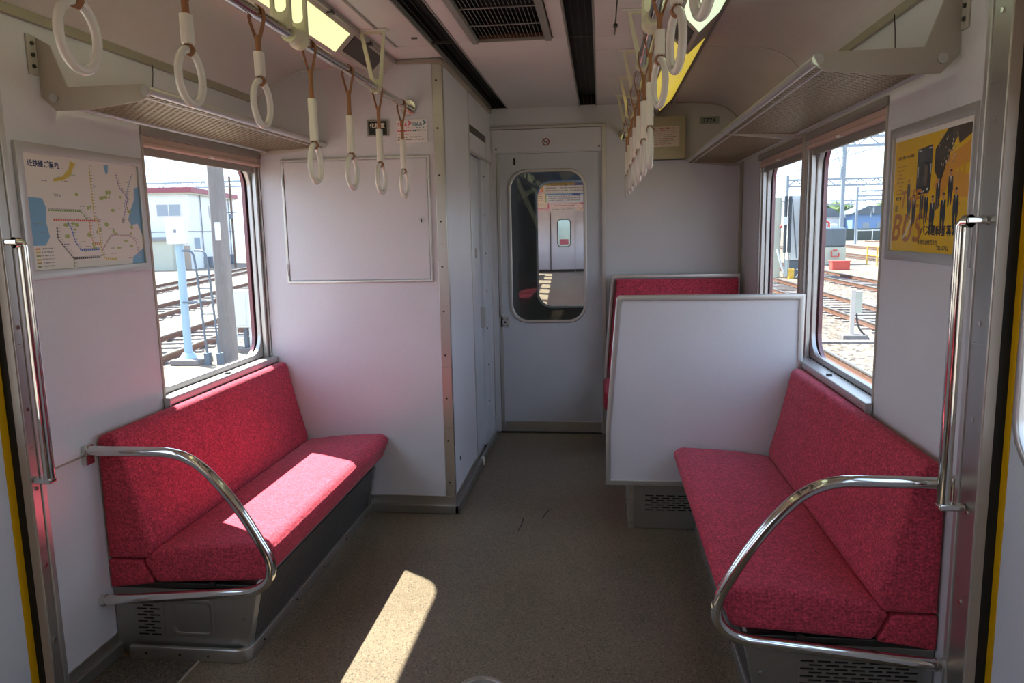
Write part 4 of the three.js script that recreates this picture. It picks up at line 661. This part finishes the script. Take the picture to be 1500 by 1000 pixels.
// ================================================================ GANGWAY AND THE NEXT CAR
{
  const g = thing('gangway', 'dark pleated gangway bellows behind the end door', 'gangway', [0, 0, ZE - 0.055]);
  mesh('floor_plate', [box(-0.5, 0.5, -0.04, -0.01, -0.72, 0)], M.darksteel, g); mesh('roof', [box(-0.6, 0.6, 2.0, 2.05, -0.72, 0)], M.bellows, g);
  for (const s of [-1, 1]) for (let i = 0; i < 12; i++) mesh('bellows_fold', [rbox(s * 0.52, s * 0.58, -0.02, 2.0, -0.06 * i - 0.055, -0.06 * i - 0.002, 0.02)], M.bellows, g);
  const c = thing('adjoining_carriage', 'interior of the next railway car seen through the end door window', 'carriage', [0.02, 0, ZE - 0.86]); c.rotation.y = 0.053;
  const Lc = 19.2, pane = [];
  mesh('floor', [box(-1.27, 1.27, -0.05, 0, -Lc, 0)], M.floor, c); mesh('ceiling', [box(-1.3, 1.3, 2.2, 2.24, -Lc, 0)], M.ceil, c);
  const fw = rr(new THREE.Shape(), -1.3, 0, 1.3, 2.2, 0); fw.holes.push(rr(new THREE.Path(), -0.19, 0.80, 0.34, 1.76, 0.11)); mesh('near_end_wall', [faceExt(fw, -0.03, 0.03)], M.bellows, c);
  const fr = rr(new THREE.Shape(), -0.205, 0.785, 0.355, 1.775, 0.12); fr.holes.push(rr(new THREE.Path(), -0.19, 0.80, 0.34, 1.76, 0.11)); mesh('near_window_frame', [faceExt(fr, 0, 0.012)], M.white, c);
  mesh('near_pane', [new THREE.ShapeGeometry(rr(new THREE.Shape(), -0.19, 0.80, 0.34, 1.76, 0.11)).translate(0, 0, -0.015)], M.glass, c);
  for (const s of [-1, 1]) { const sh = rr(new THREE.Shape(), 0, 0, Lc, 2.2, 0); for (let i = 0; i < 12; i++) sh.holes.push(rr(new THREE.Path(), 0.6 + i * 1.55, 0.8, 1.75 + i * 1.55, 1.75, 0.08)); mesh('side_wall', [metre(sideExt(sh, s < 0 ? -1.33 : 1.27, 0.06))], M.wall, c); }
  const ew = rr(new THREE.Shape(), -1.3, 0, 1.3, 2.2, 0); ew.holes.push(rr(new THREE.Path(), -0.10, 0.85, 0.30, 1.72, 0.1)); mesh('far_end_wall', [faceExt(ew, -Lc - 0.04, 0.04)], M.wall, c);
  const df = rr(new THREE.Shape(), -0.125, 0.825, 0.325, 1.745, 0.12); df.holes.push(rr(new THREE.Path(), -0.10, 0.85, 0.30, 1.72, 0.1)); mesh('far_window_seal', [faceExt(df, -Lc, 0.015)], M.rubber, c);
  mesh('far_door_edge', [box(-0.36, -0.335, 0, 1.95, -Lc, -Lc + 0.02)], M.darksteel, c); mesh('far_door_edge', [box(0.46, 0.48, 0, 1.95, -Lc, -Lc + 0.02)], M.satin, c); mesh('far_baseboard', [box(-1.27, 1.27, 0, 0.08, -Lc, -Lc + 0.015)], M.darksteel, c);
  mesh('third_car_wall', [box(-0.6, 0.9, 0, 2.2, -Lc - 1.3, -Lc - 1.2)], std({ color: 0xaebbb2, roughness: 0.5 }), c); mesh('third_car_side', [box(0.85, 0.9, 0, 2.2, -Lc - 1.3, -Lc - 0.05), box(-0.65, -0.6, 0, 2.2, -Lc - 1.3, -Lc - 0.05)], M.bellows, c);
  mesh('far_sign', [box(-0.05, 0.25, 0.9, 1.08, -Lc - 0.03, -Lc - 0.02)], std({ color: 0xc06a78, roughness: 0.6 }), c);
  for (const s of [-1, 1]) for (let i = 0; i < 5; i++) { const z0 = -0.5 - i * 3.7, z1 = z0 - 2.6; mesh('seat_cushion', [metre(rbox(s * 0.74, s * 1.25, 0.27, 0.41, z1, z0, 0.03))], M.red, c); mesh('backrest', [metre(rbox(s * 1.12, s * 1.26, 0.41, 0.80, z1, z0, 0.03))], M.red, c); mesh('armrest', [bent([[s * 1.25, 0.73, z0 + 0.04], [s * 0.95, 0.73, z0 + 0.04], [s * 0.74, 0.42, z0 + 0.04], [s * 0.74, 0.25, z0 + 0.04], [s * 1.25, 0.22, z0 + 0.04]], 0.1, 0.016, 5, 8)], M.chrome, c); }
  const ads = [['#e8cdd6', '#e06a94', '#c8304c'], ['#d5d9d6', '#a89030', '#2c3a8a'], ['#ead8c4', '#e0801c', '#d03a2c'], ['#cfdbe6', '#5a90cc', '#2a4a9a'], ['#e0d8c8', '#98b070', '#8a5a38'], ['#e4d4d6', '#d05064', '#40507a']];
  const tx = ads.map(([a, b, d]) => canvas(256, 180, (q) => { q.fillStyle = a; q.fillRect(0, 0, 256, 180); q.fillStyle = b; q.fillRect(0, rnd() * 40, 256, 80 + rnd() * 50); q.fillStyle = d; q.fillRect(0, 0, 110 + rnd() * 60, 26); tiny(q, 14, 20, 220, 22, d); tiny(q, 14, 96, 200, 26, d); for (let i = 0; i < 3; i++) tiny(q, 14, 132 + i * 14, 220, 7, '#77706c'); q.fillStyle = d; q.fillRect(180, 60 + rnd() * 40, 50, 36); }));
  [[-2.6, 1.80], [-4.4, 1.76], [-6.6, 1.76], [-9.2, 1.77]].forEach(([z, y], r) => [-1, 0, 1].forEach((j, i) => {
    const a = mesh('hanging_advert', [new THREE.BoxGeometry(0.50, 0.36, 0.004).translate(0.05 + j * 0.52, y + 0.18, z)], print(tx[(r * 2 + i) % 6]), c);
  }));
}

// ================================================================ OUTSIDE
const GY = -1.3;
struct('ground', [metre(new THREE.PlaneGeometry(500, 500).rotateX(-Math.PI / 2).translate(0, GY, -60))], M.ballast);
function slab(label, pts, m) { struct('ground', [metre(ext(poly(pts.map(([x, z]) => [x, -z])), 0.025).rotateX(-Math.PI / 2).translate(0, GY - 0.022, 0))], m).userData.label = label; }
slab('pale bare ground strip around the concrete pole', [[-7.2, 10], [-4.0, 10], [-4.5, -30], [-9.6, -30], [-8.6, -15.5]], M.dirt);
slab('pale concrete yard in front of the white building', [[-60, -40], [-29.5, -46], [-31.2, -58.9], [-60, -53]], M.dirt);
slab('pale concrete walkway beside the red box', [[14.6, -30], [16.8, -30], [18.5, -60], [15.8, -60]], M.dirt);
function track(label, a, b, gauge = 1.435, group) { // from a to b: the rail nearer the train
  const A = V(a[0], 0, a[1]), B = V(b[0], 0, b[1]), D = B.clone().sub(A).normalize(), Nn = V(-D.z, 0, D.x); if ((Nn.x > 0) !== (A.x > 0)) Nn.multiplyScalar(-1);
  const o = thing('railway_track', label, 'track', [A.x, GY, A.z], group), L = A.distanceTo(B), ry = Math.atan2(-D.z, D.x);
  const rl = (n, y0, y1, w, m, name) => mesh(name, [new THREE.BoxGeometry(L, y1 - y0, w).rotateY(ry).translate(D.x * L / 2 + Nn.x * n, (y0 + y1) / 2, D.z * L / 2 + Nn.z * n)], m, o);
  for (const n of [0, gauge]) { const r = rl(n, 0.06, 0.165, 0.03, M.rust, 'rail'); mesh('rail_head', [new THREE.BoxGeometry(L, 0.03, 0.068).rotateY(ry).translate(D.x * L / 2 + Nn.x * n, 0.175, D.z * L / 2 + Nn.z * n)], M.railTop, r); mesh('rail_foot', [new THREE.BoxGeometry(L, 0.02, 0.12).rotateY(ry).translate(D.x * L / 2 + Nn.x * n, 0.055, D.z * L / 2 + Nn.z * n)], M.rust, r); }
  for (let d = 0.5; d < Math.min(L, 60); d += 0.75) mesh('sleeper', [new THREE.BoxGeometry(0.22, 0.06, gauge + 0.5).rotateY(ry).translate(D.x * d + Nn.x * gauge / 2, 0.012, D.z * d + Nn.z * gauge / 2)], M.conc, o);
}
track('rusty track passing just behind the blue pole', [-7.95, -7.0], [-13.5, -45]); track('rusty second track between the pole and the building', [-12.2, -12], [-21.5, -60]); track('rusty third track in front of the white building yard', [-17.0, -16], [-33.0, -84]);
track('track running close past the windows with two panes', [3.4, 5], [3.4, -90]); track('track beyond the grey marker post', [7.2, 0], [7.3, -90]); track('track between the marker post and the red box', [11.2, -8], [11.0, -90]); track('track beyond the yellow fence', [19, -10], [21, -110]); track('track along the far side of the yard', [25, -10], [29, -116]); track('last track before the dark hedge', [32, -20], [39, -116]);

{ // concrete pole
  const o = thing('concrete_pole', 'thick grey concrete utility pole standing beside the blue post', 'pole', [-7.7, GY, -15.1]);
  mesh('shaft', [new THREE.CylinderGeometry(0.13, 0.185, 10, 24).translate(0, 5, 0)], M.conc, o);
  for (const y of [1.05, 2.55, 3.0]) mesh('band', [new THREE.TorusGeometry(0.178 - y * 0.006, 0.008, 6, 24).rotateX(Math.PI / 2).translate(0, y, 0)], M.steel, o);
  mesh('white_plate', [rbox(-0.02, 0.10, 2.62, 3.0, 0.155, 0.17, 0.003)], M.white, o); mesh('cable_cover', [rbox(-0.13, -0.07, 0, 1.0, 0.12, 0.17, 0.01)], M.conc, o);
}
{ // pale blue post with a sign box and a ladder
  const o = thing('signal_post', 'pale blue steel post with a white box on a concrete foot', 'post', [-8.55, GY, -14.95]);
  mesh('post', [cyl([0, 0.12, 0], [0, 2.9, 0], 0.083, 16)], M.blueWhite, o); mesh('base_flange', [new THREE.CylinderGeometry(0.12, 0.2, 0.12, 16).translate(0, 0.17, 0)], M.blueWhite, o); mesh('foot', [rbox(-0.24, 0.40, 0, 0.12, -0.3, 0.35, 0.02)], M.conc, o);
  mesh('sign_box', [rbox(-0.20, 0.23, 2.56, 3.12, -0.02, 0.16, 0.03)], M.white, o); mesh('emblem', [rbox(-0.01, 0.05, 2.80, 2.86, 0.16, 0.165, 0.001)], M.grey, o);
  const l = thing('ladder', 'thin dark steel ladder with curved top beside the pale blue post', 'ladder', [-8.1, GY, -14.75]);
  for (const dx of [-0.02, 0.25]) mesh('side_rail', [bent([[dx - 0.32, 2.42, -0.12], [dx - 0.02, 2.42, 0], [dx + 0.03, 1.9, 0], [dx + 0.12, 0, 0]], 0.2, 0.022, 8, 8)], M.slate, l);
  for (let i = 0; i < 7; i++) { const y = 0.28 + i * 0.27, x = 0.115 - y * 0.05; mesh('rung', [cyl([x - 0.02, y, 0], [x + 0.25, y, 0], 0.013, 6)], M.slate, l); }
  mesh('bracket', [cyl([-0.42, 1.33, -0.1], [0.07, 1.33, 0], 0.02, 6)], M.slate, l); mesh('bracket', [cyl([-0.42, 1.33, -0.1], [0.32, 1.36, 0], 0.016, 6)], M.slate, l);
  for (const dx of [0.1, 0.38]) mesh('foot_block', [rbox(dx - 0.06, dx + 0.06, 0, 0.26, -0.06, 0.06, 0.01)], M.slate, l);
}
{
  const o = thing('equipment_cabinet', 'white trackside equipment cabinet on legs behind the concrete pole', 'cabinet', [-8.1, GY, -16.6]);
  mesh('case', [rbox(-0.27, 0.27, 0.58, 1.45, -0.2, 0.2, 0.02)], M.white, o); mesh('door', [rbox(-0.20, 0.20, 0.64, 1.39, 0.2, 0.22, 0.008)], M.white, o); for (const x of [-0.24, 0.24]) mesh('leg', [rbox(x - 0.025, x + 0.025, 0.1, 0.6, -0.15, 0.15, 0.005)], M.white, o);
  mesh('cable_duct', [rbox(0.05, 0.14, 0.1, 0.58, -0.1, 0.1, 0.01)], M.slate, o); mesh('plinth', [rbox(-0.36, 0.36, 0, 0.1, -0.3, 0.3, 0.01)], M.conc, o); mesh('crossbar', [rbox(-0.24, 0.24, 0.34, 0.37, -0.03, 0.03, 0.005)], M.white, o);
}
{ // white two storey depot building, its corner towards the train
  const o = thing('depot_building', 'white two storey depot building with a dull red roof edge', 'building', [-34.1, GY, -60]); o.rotation.y = 0.2;
  const b = box;
  mesh('walls', [b(-22, 0, 0, 6.4, -13, 0)], M.white, o); mesh('roof', [b(-22.4, 0.4, 6.42, 6.85, -13.4, 0.4)], M.roofRed, o); mesh('roof_soffit', [b(-22.3, 0.3, 6.3, 6.42, -13.3, 0.3)], M.pale, o);
  const win = (x, y, w, h) => { const q = mesh('window', [rbox(x, x + w, y, y + h, 0, 0.06, 0.01)], M.satin, o); mesh('pane', [b(x + 0.06, x + w / 2 - 0.04, y + 0.06, y + h - 0.06, 0.05, 0.07)], M.winDark, q); mesh('pane', [b(x + w / 2 + 0.04, x + w - 0.06, y + 0.06, y + h - 0.06, 0.05, 0.07)], M.winDark, q); };
  win(-2.7, 4.45, 2.0, 1.05); win(-7.2, 4.45, 2.0, 1.05); win(-5.6, 1.2, 1.4, 1.0);
  const sideWin = (z, y, w, h) => { const q = mesh('window', [rbox(0, 0.06, y, y + h, z - w, z, 0.01)], M.satin, o); mesh('pane', [b(0.05, 0.07, y + 0.06, y + h - 0.06, z - w + 0.06, z - 0.06)], M.winDark, q); };
  sideWin(-0.5, 1.6, 1.4, 1.1); sideWin(-5.0, 4.4, 1.2, 1.1); sideWin(-9.0, 1.4, 1.2, 1.0); sideWin(-9.0, 4.4, 1.2, 1.1);
  for (const z of [-2.6, -6.5, -11]) mesh('drain_pipe', [cyl([0.1, 0, z], [0.1, 6.3, z], 0.05, 8)], M.grey, o);
  mesh('belt_line', [b(-22, 0.03, 3.15, 3.22, -13.03, 0.03)], M.grey, o);
  mesh('canopy', [b(-4.8, -1.0, 2.45, 2.75, 0.03, 1.6)], M.grey, o); mesh('porch_wall', [b(-4.6, -1.2, 0, 2.45, 0.03, 1.4)], M.pale, o); mesh('door', [b(-0.8, -0.2, 0, 2.0, 0, 0.06)], M.beige, o);
  for (let i = 0; i < 5; i++) mesh('outdoor_unit', [rbox(0.2, 0.6, 0.05, 0.95, -3.6 - i * 1.7, -2.9 - i * 1.7, 0.03)], M.slate, o);
}
{
  const o = thing('blue_shed', 'distant pale blue structure with white scaffold poles beyond the depot', 'building', [-37, GY, -95]);
  mesh('walls', [box(0, 14, 0, 5.2, -10, 0)], M.blueWhite, o); for (let i = 0; i < 5; i++) mesh('window', [box(1 + i * 2.4, 2.4 + i * 2.4, 2.8, 4.2, 0, 0.05)], M.winDark, o);
  for (let i = 0; i < 6; i++) mesh('scaffold_pole', [cyl([0.5 + i * 0.9, 0, 4], [1.6 + i * 0.9, 3.2, 4], 0.05, 6)], M.white, o); mesh('pallet', [box(0, 6, 0, 0.5, 3.4, 4.6)], M.slate, o);
  const p = thing('thin_pole', 'thin utility pole with crossarm beside the white depot building', 'pole', [-31.4, GY, -62]); mesh('shaft', [cyl([0, 0, 0], [0, 7.8, 0], 0.09, 8)], M.bark, p); mesh('crossarm', [box(-0.5, 0.5, 4.7, 4.8, -0.05, 0.05)], M.slate, p); mesh('transformer', [cyl([0.0, 4.2, 0.2], [0, 4.6, 0.2], 0.18, 10)], M.slate, p);
}
// overhead line structures
function portal(label, xs, z, h, span, parent) {
  const o = thing('catenary_portal', label, 'gantry', [xs[0], GY, z]);
  for (const x of xs) { const p = mesh('column', [cyl([x - xs[0], 0, 0], [x - xs[0], h + 0.5, 0], 0.15, 10)], M.catenary, o); }
  const [a, b] = span, q = [];
  for (const y of [h - 0.65, h]) mesh('beam_chord', [box(a - xs[0], b - xs[0], y - 0.09, y + 0.09, -0.08, 0.08)], M.catenary, o);
  for (let x = a, i = 0; x < b - 0.1; x += 0.8, i++) mesh('lattice_bar', [cyl([x - xs[0], i % 2 ? h : h - 0.65, 0], [x + 0.8 - xs[0], i % 2 ? h - 0.65 : h, 0], 0.05, 5)], M.catenary, o);
  for (let x = a + 2.2; x < b; x += 4.2) { mesh('hanger', [cyl([x - 0.5 - xs[0], h - 0.65, 0], [x - xs[0], h - 2.3, 0], 0.025, 5)], M.catenary, o); mesh('hanger', [cyl([x + 0.5 - xs[0], h - 0.65, 0], [x - xs[0], h - 2.3, 0], 0.025, 5)], M.catenary, o); mesh('insulator', [cyl([x - xs[0], h - 2.9, 0], [x - xs[0], h - 2.3, 0], 0.09, 8)], M.catenary, o); }
}
portal('nearest lattice gantry over the tracks with a thick column', [17.95], -58, 8.95, [15.6, 44]); portal('second lattice gantry farther along the tracks', [19.7, 46], -82, 7.3, [19.7, 46]); portal('third lattice gantry with slim columns in the yard', [34.1, 62], -105, 6.95, [34.1, 62]); portal('farthest lattice gantry across the yard', [31, 80], -134, 6.6, [31, 80]);
portal('lattice gantry over the yard behind the white depot building', [-58, -22], -90, 9.5, [-58, -22]);
const overhead = ['thin contact wire over the track beyond the marker post', 'thin contact wire over the track between marker post and red box', 'thin contact wire over the track beyond the yellow fence', 'thin contact wire over the track along the far side', 'thin contact wire over the track closest to the paired windows', 'thin contact wire over the track behind the blue pole', 'thin contact wire over the tracks before the depot yard'];
for (const [x0, z0, x1, z1, y] of [[8.7, 10, 9.0, -160, 4.6], [12, 10, 12, -160, 4.6], [20.5, 10, 24, -160, 4.5], [27, 10, 34, -160, 4.5], [4.1, 10, 4.1, -160, 4.6], [-10, 10, -30, -120, 4.7], [-15, 10, -44, -130, 5.3]]) one('overhead_wire', [cyl([x0, y, z0], [x1, y, z1], 0.018, 5)], M.slate, overhead.shift(), 'wire', 'overhead wires');

{ // train washing machine
  const o = thing('train_washer', 'pale train washing machine with tall dark brush rollers', 'machine', [9.9, GY, -40]);
  mesh('cabinet', [rbox(0.10, 0.84, 0.9, 4.2, -1.2, 0, 0.05)], M.white, o); mesh('cabinet_base', [rbox(0.12, 0.82, 0.0, 0.9, -1.1, -0.1, 0.03)], M.slate, o); mesh('frame_post', [rbox(-0.75, -0.38, 0.0, 4.1, -0.5, 0, 0.03)], M.pale, o);
  for (const [x, y0, r] of [[-0.235, 1.3, 0.085], [-0.035, 1.3, 0.085], [0.58, 1.6, 0.135]]) { mesh('brush_roller', [cyl([x, y0, 0.3], [x, 4.15, 0.3], r, 14)], M.brush, o); mesh('roller_shaft', [cyl([x, 0.0, 0.3], [x, y0, 0.3], 0.03, 8)], M.steel, o); }
  mesh('guard_panel', [rbox(-0.42, -0.15, 2.7, 3.1, 0.4, 0.55, 0.02)], M.white, o); mesh('valve', [new THREE.SphereGeometry(0.08, 10, 8).translate(-0.5, 2.62, 0.5)], M.redPaint, o); mesh('hose', [bent([[-0.65, 1.5, 0.4], [-0.5, 0.9, 0.5], [-0.3, 0.25, 0.5]], 0.3, 0.05, 6, 6)], M.white, o);
  mesh('drum', [cyl([0.02, 0.0, 0.7], [0.02, 0.48, 0.7], 0.16, 12)], M.yellowPaint, o); mesh('hose', [bent([[0.25, 0.05, 0.7], [0.5, 0.35, 0.7], [0.28, 0.48, 0.7]], 0.3, 0.04, 6, 6)], M.white, o); mesh('tie_bar', [cyl([0.12, 4.0, 0.08], [0.42, 1.0, 0.08], 0.025, 6)], M.slate, o);
  const t = thing('water_tank', 'large grey and pale water tank behind the red box', 'tank', [15.2, GY, -52]);
  mesh('lower_body', [rbox(-1.6, 1.3, 0.0, 1.17, -2.2, 0, 0.05)], M.pale, t); mesh('upper_body', [rbox(-1.6, 1.3, 1.17, 2.47, -2.2, 0.02, 0.2)], M.tank, t); mesh('piping', [bent([[-0.9, 2.4, -0.5], [-0.9, 2.85, -0.5], [0.3, 2.85, -0.5], [0.3, 2.4, -0.5]], 0.2, 0.07, 6, 8)], M.redPaint, t); mesh('cap', [rbox(0.4, 0.8, 2.45, 2.7, -0.8, -0.4, 0.05)], M.white, t);
  mesh('valve', [bent([[0.35, 0.95, 0.1], [0.35, 0.55, 0.15], [0.8, 0.55, 0.15], [0.8, 0.8, 0.15]], 0.1, 0.05, 6, 8)], M.redPaint, t); mesh('handwheel', [cyl([0.45, 0.98, 0.1], [0.7, 0.98, 0.1], 0.05, 8)], M.redPaint, t);
  const r = thing('red_box', 'bright red trackside box beside the pale tank', 'box', [14.4, GY, -46]); mesh('body', [rbox(-0.5, 0.5, 0.0, 0.5, -0.7, 0.0, 0.03)], M.redPaint, r); mesh('lid', [rbox(-0.55, 0.55, 0.5, 0.55, -0.74, 0.04, 0.02)], M.redPaint, r);
}
{ // yellow guard fence
  const o = thing('yellow_fence', 'thin yellow guard rail fence along the walkway', 'fence', [16.6, GY, -34]);
  for (let i = 0; i < 9; i++) mesh('post', [cyl([i * 0.14, 0, -i * 2.2], [i * 0.14, 1.25, -i * 2.2], 0.045, 6)], M.yellowPaint, o); for (const y of [0.65, 1.22]) mesh('bar', [cyl([0, y, 0], [1.12, y, -17.6], 0.035, 6)], M.yellowPaint, o);
  const f = thing('white_fence', 'low white railing in front of the dark hedge', 'fence', [38.5, GY, -118]); for (let i = 0; i < 14; i++) mesh('post', [cyl([i * 2.2, 0, 0], [i * 2.2, 1.8, 0], 0.07, 5)], M.white, f); mesh('bar', [box(0, 29, 1.6, 1.72, -0.05, 0.05)], M.white, f);
  one('hedge', [box(38, 90, GY, GY + 1.9, -128, -126.5)], std({ color: 0x46524e, roughness: 0.95 }), 'dark hedge wall along the far edge of the yard', 'hedge');
}
{ // marker post near the rails
  const o = thing('marker_post', 'grey marker post with white panel and black cable', 'post', [6.2, GY, -18.1]);
  mesh('post', [rbox(-0.09, 0.0, 0.1, 1.18, -0.05, 0.05, 0.01)], M.satin, o); mesh('panel', [rbox(-0.02, 0.16, 0.62, 1.15, -0.08, 0.04, 0.02)], M.pale, o); mesh('foot', [rbox(-0.3, 0.25, 0, 0.14, -0.25, 0.25, 0.02)], M.conc, o); mesh('cable', [bent([[0.05, 0.65, 0], [0.07, 0.3, 0.05], [0.33, -0.02, 0.3]], 0.3, 0.022, 8, 6)], M.rubber, o);
  one('cable_trough', [box(5.25, 6.85, GY, GY + 0.05, -17.75, -17.5)], M.conc, 'pale concrete cable trough crossing the ballast by the marker post', 'trough');
}
// houses and trees far beyond the yard
function house(label, x, z, w, h, d, wall, roof, rh) {
  const o = thing('distant_house', label, 'house', [x, GY, z]); mesh('walls', [box(-w / 2, w / 2, 0, h, -d / 2, d / 2)], wall, o);
  mesh('roof', [faceExt(poly([[-w / 2 - 0.6, h - 0.1], [w / 2 + 0.6, h - 0.1], [w / 2 - w * 0.25, h + rh], [-w / 2 + w * 0.25, h + rh]]), -d / 2 - 0.5, d + 1)], roof, o);
  for (let i = 0; i < 3; i++) mesh('window', [box(-w / 2 + w * (0.18 + i * 0.25), -w / 2 + w * (0.30 + i * 0.25), h * 0.35, h * 0.65, d / 2, d / 2 + 0.05)], M.winDark, o);
}
house('distant house with blue walls and a grey roof', 49, -142, 9.5, 4.4, 7, M.blueWall, M.slate, 1.3); house('distant house with pale walls and a grey hipped roof', 40, -146, 6.5, 4.1, 7, M.white, M.slate, 1.5); house('small white house beside the blue walled one', 58, -142, 5, 4.2, 6, M.white, M.slate, 1.2); house('distant long house under the far gantry', 26, -165, 12, 4.6, 8, M.pale, M.slate, 2.0);
function tree(label, x, z, r, h) {
  const o = thing('distant_tree', label, 'tree', [x, GY, z], 'trees behind the houses'); mesh('trunk', [cyl([0, 0, 0], [0, h, 0], 0.3, 8)], M.bark, o); const gs = [];
  for (let i = 0; i < 16; i++) { const g = new THREE.IcosahedronGeometry(r * (0.35 + rnd() * 0.3), 2), p = g.attributes.position; for (let k = 0; k < p.count; k++) { const f = 1 + 0.22 * Math.sin(p.getX(k) * 5.1 + i) * Math.sin(p.getY(k) * 4.3 + i * 2) + 0.12 * Math.sin(p.getZ(k) * 9 + i); p.setXYZ(k, p.getX(k) * f, p.getY(k) * f, p.getZ(k) * f); } g.computeVertexNormals(); gs.push(g.translate((rnd() - 0.5) * r * 1.6, h + (rnd() - 0.4) * r, (rnd() - 0.5) * r)); }
  mesh('crown', gs, M.leaf, o);
}
for (const [x, z, r, h, w] of [[49.5, -175, 3.6, 4.6, 'behind the pale hipped roof house'], [55, -182, 3.2, 4.4, 'between the pale and the blue house'], [70, -190, 4, 5, 'behind the small white house'], [26, -146, 2.6, 4.6, 'behind the train washing machine']]) tree('green tree ' + w, x, z, r, h);

renderer.render(scene, camera);
